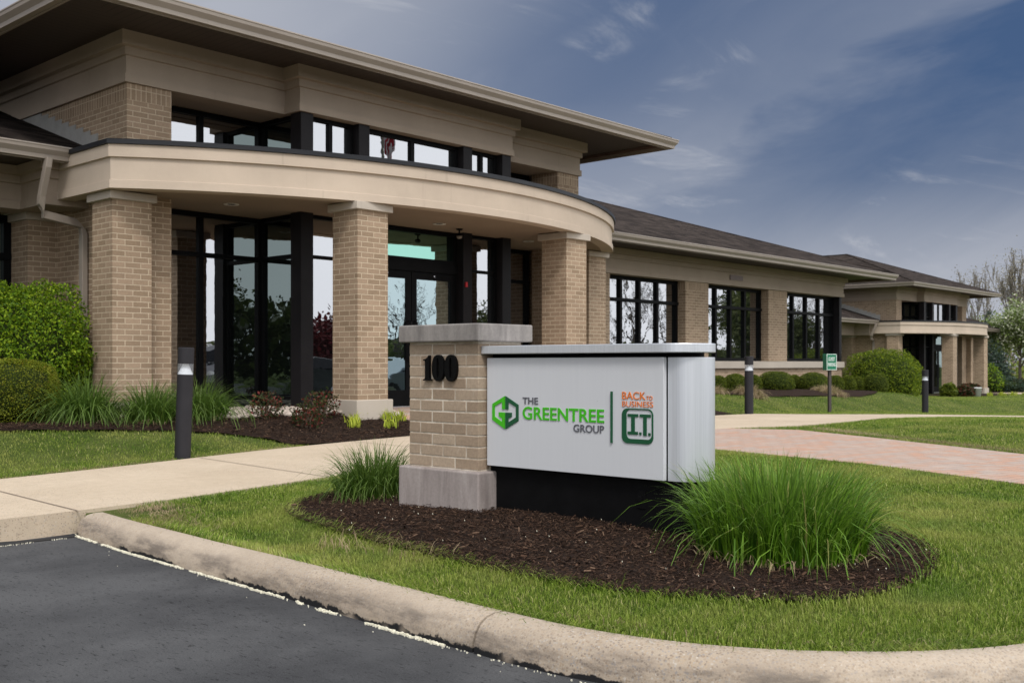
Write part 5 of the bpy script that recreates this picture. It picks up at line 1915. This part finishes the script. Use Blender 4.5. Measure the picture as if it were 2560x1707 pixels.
for k in range(7):
    x, y = 47.6 + k * 0.62, 15.55 - 0.05 * k + 0.25 * (k % 2)
    r2 = np.random.default_rng(80 + k)
    n = 26
    t = thing('lily_sprout', 'yellow green sprout in the row edging the far entrance bed', 'sprout', (x, y, gz(x, y)), 'sprouts edging the far bed')
    v, q, tt, rv, tip = blades(np.stack([r2.normal(0, 0.09, n), r2.normal(0, 0.07, n), np.zeros(n)], 1), r2.uniform(0.12, 0.22, n), 0.03, r2.uniform(0.1, 0.9, n), 4, 80 + k)
    np_mesh('leaves', v, q, tt, 'sprout_leaf', {'rnd': rv, 'tip': tip}, t)


def shell_pts(n, r_, p=2.0, lo=-0.55, thick=0.16, lump=0.10, seed=0):
    """points in the outer layer of a superellipsoid with lumps; returns unit-size points and normals"""
    d = r_.normal(0, 1, (n * 2, 3))
    d /= np.linalg.norm(d, axis=1, keepdims=True)
    d = d[d[:, 2] > lo][:n]
    s = (np.abs(d) ** p).sum(1) ** (-1 / p)
    lm = np.array([mnoise.noise(Vector((a * 2.3, b * 2.3, c * 2.3 + seed))) + 0.5 * mnoise.noise(Vector((a * 5.5, b * 5.5, c * 5.5 + seed))) for a, b, c in d])
    rad_ = s * (1 + lump * lm) * (1 - np.abs(r_.normal(0, thick, len(d))))
    return d * rad_[:, None], d


def shrub(name, label, cat, x, y, rx, ry, h, n, leaf, mat, seed, p=2.0, group=None, lump=0.1, thick=0.12, lo=-0.6, lift=0.5, core=0.84, jitter=0.75, aspect=0.55, stems=True, squash=1.0):
    r_ = np.random.default_rng(seed)
    z0 = gz(x, y)
    t = thing(name, label, cat, (x, y, z0), group)
    P, N = shell_pts(n, r_, p, lo, thick, lump, seed)
    hz_ = h / (1 + lift)
    S = np.array([rx, ry, hz_])
    P = P * S
    P[:, 2] += hz_ * lift
    P = P[P[:, 2] > 0.01]
    N = N[:len(P)] / S
    N /= np.linalg.norm(N, axis=1, keepdims=True)
    N[:, 2] += 0.25
    v, q, rv = leaves(P, N[:len(P)], leaf, seed, jitter, aspect)
    fo = np_mesh('foliage', v, q, None, mat, {'rnd': rv}, t)
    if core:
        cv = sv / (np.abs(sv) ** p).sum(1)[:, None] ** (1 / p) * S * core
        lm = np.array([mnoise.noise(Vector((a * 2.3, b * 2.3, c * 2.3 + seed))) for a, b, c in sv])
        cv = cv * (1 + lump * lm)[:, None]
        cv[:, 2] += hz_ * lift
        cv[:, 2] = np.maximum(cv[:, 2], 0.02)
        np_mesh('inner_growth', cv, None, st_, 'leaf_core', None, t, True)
    if stems:
        b = MB()
        for k in range(5):
            a = k * 1.256 + seed
            b.tube([(0.05 * math.cos(a), 0.05 * math.sin(a), -0.03), (rx * 0.25 * math.cos(a), ry * 0.25 * math.sin(a), h * 0.3), (rx * 0.5 * math.cos(a), ry * 0.5 * math.sin(a), h * 0.62)], [0.022, 0.014, 0.006], 5)
        b.build('stem', 'twig', t)
    return t


# the burning bush and the clipped hedge at the left edge
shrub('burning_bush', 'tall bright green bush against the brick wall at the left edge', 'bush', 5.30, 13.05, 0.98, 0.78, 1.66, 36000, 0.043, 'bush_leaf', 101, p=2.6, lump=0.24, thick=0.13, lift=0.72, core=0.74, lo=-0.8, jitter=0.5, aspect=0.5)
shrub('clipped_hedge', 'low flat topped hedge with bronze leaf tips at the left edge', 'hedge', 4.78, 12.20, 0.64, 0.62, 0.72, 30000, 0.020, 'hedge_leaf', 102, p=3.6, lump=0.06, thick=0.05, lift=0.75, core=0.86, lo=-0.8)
# low rose bushes
RG = 'young rose bushes before the glass'
for k, (x, y, rx, h, lab) in enumerate([(7.46, 10.86, 0.22, 0.36, 'red tipped rose bush on the left, before the black corner post'), (7.70, 10.38, 0.20, 0.30, 'lowest red tipped rose bush, in the middle at the front'), (8.20, 10.75, 0.25, 0.38, 'red tipped rose bush on the right, against the brick column')]):
    shrub('rose_bush', lab, 'bush', x, y, rx, rx, h, 760, 0.040, 'rose_leaf', 110 + k, group=RG, lump=0.35, thick=0.30, lift=0.7, core=0, lo=-0.9, jitter=0.9)

# clipped box balls and the yew along the wing
BG = 'rounded box shrubs along the wing'
def at_px(px, Y):
    r0 = (px - 1280) / 2645.0
    dx, dy = math.cos(HEAD) + r0 * math.sin(HEAD), math.sin(HEAD) - r0 * math.cos(HEAD)
    d = Y / dy
    return d * dx, d
balls = [(1763, 13.1, 50, 80, 'rounded box shrub half hidden by the silver sign end'), (1796, 12.9, 57, 118, 'rounded box shrub left of the second bollard'), (1838, 12.75, 82, 128, 'wide rounded box shrub behind the second bollard'),
         (1884, 13.0, 60, 112, 'rounded box shrub showing right of the second bollard'), (1939, 12.7, 128, 137, 'widest rounded box shrub, right of the second bollard'), (1986, 13.2, 50, 108, 'small rounded box shrub behind the widest one'),
         (2032, 12.7, 104, 128, 'broad rounded box shrub behind the dead grass tuft'), (2060, 13.3, 55, 100, 'rounded box shrub right behind the parking sign post'), (2088, 12.8, 62, 110, 'rounded box shrub just right of the parking sign post'),
         (2121, 12.9, 54, 108, 'second rounded box shrub right of the parking sign post'), (2146, 13.0, 48, 108, 'narrow rounded box shrub left of the last one'), (2189, 12.6, 84, 140, 'last rounded box shrub at the right end of the row')]
for k, (px, Y, hw, hh, lab) in enumerate(balls):
    x, d = at_px(px, Y)
    rx = hw / 2.94 / 2645 * d
    h = hh / 2.94 / 2645 * d
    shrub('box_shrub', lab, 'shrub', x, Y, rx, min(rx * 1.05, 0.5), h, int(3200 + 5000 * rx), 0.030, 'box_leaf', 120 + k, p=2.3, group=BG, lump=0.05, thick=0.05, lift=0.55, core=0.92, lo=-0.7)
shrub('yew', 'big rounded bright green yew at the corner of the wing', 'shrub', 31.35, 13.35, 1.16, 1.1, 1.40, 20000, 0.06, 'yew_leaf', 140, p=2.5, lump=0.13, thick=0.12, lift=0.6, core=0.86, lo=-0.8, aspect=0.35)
for k, (x, y, rx, h, mt_, lab) in enumerate([(45.4, 16.5, 0.34, 0.55, 'box_leaf', 'small green shrub beside the far entrance glass'), (46.1, 16.1, 0.42, 0.50, 'rose_leaf', 'dark red shrub left of the white bucket, by the far column'), (47.9, 16.45, 0.45, 0.55, 'rose_leaf', 'dark red shrub just behind the white bucket'),
                                             (58.2, 19.3, 1.0, 1.55, 'bush_leaf', 'rounded green bush right of the far columns'), (59.8, 18.9, 1.3, 0.8, 'spruce_leaf', 'spreading low juniper at the right edge'), (61.5, 18.3, 0.8, 0.75, 'rose_leaf', 'dark red shrub at the right edge of the far bed'), (63.6, 18.4, 0.7, 0.6, 'rose_leaf', 'low dark red shrub under the white blossom tree')]):
    shrub('garden_shrub', lab, 'shrub', x, y, rx, rx, h, 1800, 0.10, mt_, 150 + k, group='shrubs by the far entrance', lump=0.25, thick=0.2, lift=0.6, core=0.7)


def grow(seed, h, r0, levels=4, spread=0.6, nchild=(3, 5), up=0.25, first=0.3, shrink=0.62, wig=0.12, kinks=4, lean=0.0):
    """tree skeleton: list of (points, radii, level) and tips"""
    R = random.Random(seed)
    out, tips = [], []
    def branch(p, d, L, r, lv):
        pts, rs = [p.copy()], [r]
        q = p.copy(); dd = d.copy()
        for i in range(kinks):
            dd = (dd + Vector((R.gauss(0, wig), R.gauss(0, wig), R.gauss(0, wig * 0.6) + up * 0.12 * lv))).normalized()
            q = q + dd * (L / kinks)
            pts.append(q.copy())
            rs.append(r * (1 - 0.62 * (i + 1) / kinks))
        out.append((pts, rs, lv))
        if lv >= levels:
            tips.append((pts[-1], dd)); tips.append((pts[-2], dd))
            return
        n = R.randint(*nchild) + (2 if lv == 0 else 0)
        for k in range(n):
            f = first + (1 - first) * (k + R.uniform(0.2, 0.9)) / n if lv == 0 else 0.25 + 0.75 * (k + R.uniform(0.2, 1)) / n
            f = min(f, 0.98)
            i = min(int(f * kinks), kinks - 1)
            w = f * kinks - i
            pp = pts[i].lerp(pts[i + 1], w)
            axis_ = (pts[i + 1] - pts[i]).normalized()
            a = R.uniform(0, 6.283)
            t = axis_.orthogonal().normalized()
            t.rotate(Matrix.Rotation(a, 3, axis_))
            sp = spread * R.uniform(0.7, 1.25)
            nd = (axis_ * math.cos(sp) + t * math.sin(sp) + Vector((0, 0, up * 0.5))).normalized()
            branch(pp, nd, L * shrink * R.uniform(0.75, 1.15) * (1.1 - 0.45 * f if lv == 0 else 1), max(0.004, (rs[i] * (1 - w) + rs[i + 1] * w) * 0.6), lv + 1)
        tips.append((pts[-1], dd))
    branch(Vector((0, 0, -0.1)), Vector((lean, 0.03, 1)).normalized(), h * 0.62, r0, 0)
    return out, tips


def tree(name, label, x, y, h, r0, seed, leaf=None, leaf_size=0.2, leaves_per=6, group=None, bark='bark', z=None, minr=0.012, puff=0.5, **kw):
    br, tips = grow(seed, h, r0, **kw)
    top = max(max(p.z for p in b[0]) for b in br)
    s = h / top
    t = thing(name, label, 'tree', (x, y, gz(x, y) if z is None else z), group)
    b = MB(); tw = MB()
    for pts, rs, lv in br:
        pts = [p * s for p in pts]
        rs = [max(minr * (0.75 if lv >= 3 else 1.0), q * s) for q in rs]
        (b if lv <= 1 else tw).tube(pts, rs, 7 if lv == 0 else (5 if lv == 1 else 3), caps=False)
    b.build('trunk', bark, t, smooth=True)
    cr = tw.build('crown', bark, t)
    if leaf:
        r_ = np.random.default_rng(seed)
        P = np.array([tuple(p * s) for p, d in tips for _ in range(leaves_per)])
        P = P + r_.normal(0, puff, P.shape) * (h / 10)
        v, q, rv = leaves(P, r_.normal(0, 1, P.shape) + np.array([0, 0, 0.4]), leaf_size, seed, 0.6)
        np_mesh('foliage', v, q, None, leaf, {'rnd': rv}, cr)
    return t


# trees at the right edge of the picture
TG = 'bare budding trees beyond the far office'
bt = [(96.5, 34.3, 9.4, 'tall bare budding tree showing just above the far roof'), (97, 32.4, 10.4, 'tall bare budding tree right of the far roof corner'), (93, 29.6, 11.3, 'tallest bare budding tree, left of the picture edge'), (99, 30.2, 11.2, 'bare budding tree half behind the tallest one'),
      (94, 27.6, 11.0, 'bare budding tree at the right picture edge'), (90, 33.5, 7.6, 'thin young budding tree rising behind the far columns')]
for k, (x, y, h, lab) in enumerate(bt):
    tree('bare_tree', lab, x, y, h, 0.20, 200 + k, 'bud_leaf', 0.13, 2, TG, 'bark_pale', minr=0.028, puff=0.35, levels=4, spread=0.42, up=0.75, first=0.22, nchild=(3, 4), shrink=0.6)
for k, (x, y, h, lab) in enumerate([(88, 32.8, 5.2, 'yellow green leafing tree behind the far columns'), (101, 34.0, 6.0, 'pale green leafing tree below the bare crowns'), (86, 27.2, 5.0, 'green leafing tree behind the white blossom tree')]):
    tree('leafing_tree', lab, x, y, h, 0.14, 220 + k, 'spring_leaf', 0.28, 9, 'young leafing trees beyond the far office', minr=0.02, puff=0.7, levels=3, spread=0.7, up=0.3, first=0.2)
tree('blossom_tree', 'small tree in white blossom at the right edge of the picture', 63.5, 19.3, 4.9, 0.11, 231, 'blossom_leaf', 0.15, 34, None, 'bark', minr=0.014, puff=0.62, levels=3, spread=0.75, up=0.2, first=0.38, nchild=(4, 5))


def spruce(name, label, x, y, h, rb, seed):
    r_ = np.random.default_rng(seed)
    t = thing(name, label, 'tree', (x, y, gz(x, y)))
    MB().tube([(0, 0, -0.1), (0, 0, h * 0.6), (0, 0, h)], [0.10, 0.05, 0.01], 6).build('trunk', 'bark', t)
    n = 9000
    z = h * (1 - np.sqrt(r_.uniform(0, 1, n))) * 0.98
    tier = 1 - 0.35 * ((z / h * 14) % 1.0)
    rr_ = rb * (1 - z / h) ** 0.85 * tier * r_.uniform(0.35, 1.0, n) ** 0.5
    a = r_.uniform(0, 6.283, n)
    P = np.stack([rr_ * np.cos(a), rr_ * np.sin(a), z + 0.12 - 0.12 * rr_], 1)
    N = np.stack([np.cos(a), np.sin(a), np.full(n, 0.8)], 1)
    v, q, rv = leaves(P, N, 0.19, seed, 0.5, 0.4)
    np_mesh('crown', v, q, None, 'spruce_leaf', {'rnd': rv}, t)
    return t


spruce('spruce', 'blue green spruce standing behind the far columns', 68.5, 22.4, 5.0, 1.9, 240)

# trees over the car park, seen mirrored in the windows
MGROUP = 'trees across the car park mirrored in the windows'
mirror_lab = 'tree across the car park, seen only mirrored in the window glass'
protos = [tree('bare_tree', mirror_lab, 60, -32, 11, 0.22, 300 + k, None, group=MGROUP, minr=0.017, z=-0.6, levels=4, spread=0.55, up=0.5, first=0.25, nchild=(3, 4)) for k in range(3)]
protos += [tree('leafing_tree', mirror_lab, 60, -32, 9, 0.2, 310 + k, 'wood_leaf', 0.42, 16, MGROUP, minr=0.03, z=-0.6, puff=0.8, levels=3, spread=0.6, up=0.4, first=0.2, nchild=(4, 5)) for k in range(2)]
spots = [(43.5, -25, 0, 0.72), (47.5, -27, 1, 0.66), (52, -27, 3, 0.62), (57, -33, 2, 0.7), (79, -33, 0, 1.12), (83, -31, 2, 1.15), (86.5, -35, 1, 0.95), (90, -32, 0, 1.1), (94, -34, 2, 0.9), (98, -33, 1, 0.8),
         (105, -32, 3, 1.25), (110, -35, 4, 1.3), (117, -34, 3, 0.85), (122, -36, 1, 1.1), (127, -37, 4, 0.95), (132, -36, 0, 1.25), (139, -40, 2, 1.3), (24, -27, 4, 0.5),
         (-14, -37, 3, 0.75), (-22, -39, 4, 0.8), (-7, -40, 3, 0.7), (-30, -36, 0, 0.9)]
used = set()
rs_ = random.Random(4)
for x, y, k, s in spots:
    if k in used:
        o = copy_tree(protos[k])
    else:
        o = protos[k]
        used.add(k)
    o.location = (x, y, gz(x, y) + 0.0)
    o.rotation_euler = (0, 0, rs_.uniform(0, 6.28))
    o.scale = (s, s, s)
tree('red_maple', 'dark red maple across the car park, mirrored beside the brick column', 30.6, -14.5, 3.2, 0.12, 320, 'maple_leaf', 0.3, 22, None, minr=0.02, z=-0.4, puff=1.0, levels=3, spread=0.8, up=0.1, first=0.2)
# the dense undergrowth of that wood
r_ = np.random.default_rng(77)
n = 26000
x = r_.uniform(14, 165, n); y = -27 - 0.09 * (x - 14) + r_.normal(0, 2.4, n)
top = np.array([2.0 + 1.5 * mnoise.noise(Vector((a * 0.12, 3, 1))) + 1.2 * mnoise.noise(Vector((a * 0.4, 5, 1))) for a in x]) + 0.012 * x
z = ground_z(x, y) + np.maximum(0.3, top) * r_.uniform(0, 1, n) ** 0.8
v, q, rv = leaves(np.stack([x, y, z], 1), r_.normal(0, 1, (n, 3)), 0.75, 78, 0.5, 0.7)
tag(np_mesh('undergrowth', v, q, None, 'wood_leaf', {'rnd': rv}), 'dense dark undergrowth of the wood across the car park', 'wood', kind='stuff')
n = 15000
x = r_.uniform(-75, 14, n); y = -36 + r_.normal(0, 2.2, n)
top = np.array([5.0 + 2.2 * mnoise.noise(Vector((a * 0.16, 13, 1))) + 1.6 * mnoise.noise(Vector((a * 0.5, 15, 1))) for a in x])
z = ground_z(x, y) + np.maximum(0.3, top) * r_.uniform(0, 1, n) ** 0.8
v, q, rv = leaves(np.stack([x, y, z], 1), r_.normal(0, 1, (n, 3)), 0.75, 81, 0.5, 0.7)
tag(np_mesh('undergrowth', v, q, None, 'wood_leaf', {'rnd': rv}), 'dense tall hedge south west of the car park, mirrored in the side panes', 'wood', kind='stuff')
# pale scrub below the trees at the right edge
n = 9000
x = r_.uniform(84, 112, n); y = r_.uniform(25, 41, n)
z = ground_z(x, y) + 2.2 * r_.uniform(0, 1, n) ** 1.3 * (0.6 + 0.4 * np.sin(x * 0.9 + y))
v, q, rv = leaves(np.stack([x, y, z], 1), r_.normal(0, 1, (n, 3)), 0.34, 79, 0.5, 0.6)
tag(np_mesh('scrub', v, q, None, 'spring_leaf', {'rnd': rv}), 'pale green scrub under the trees beyond the far office', 'scrub', kind='stuff')
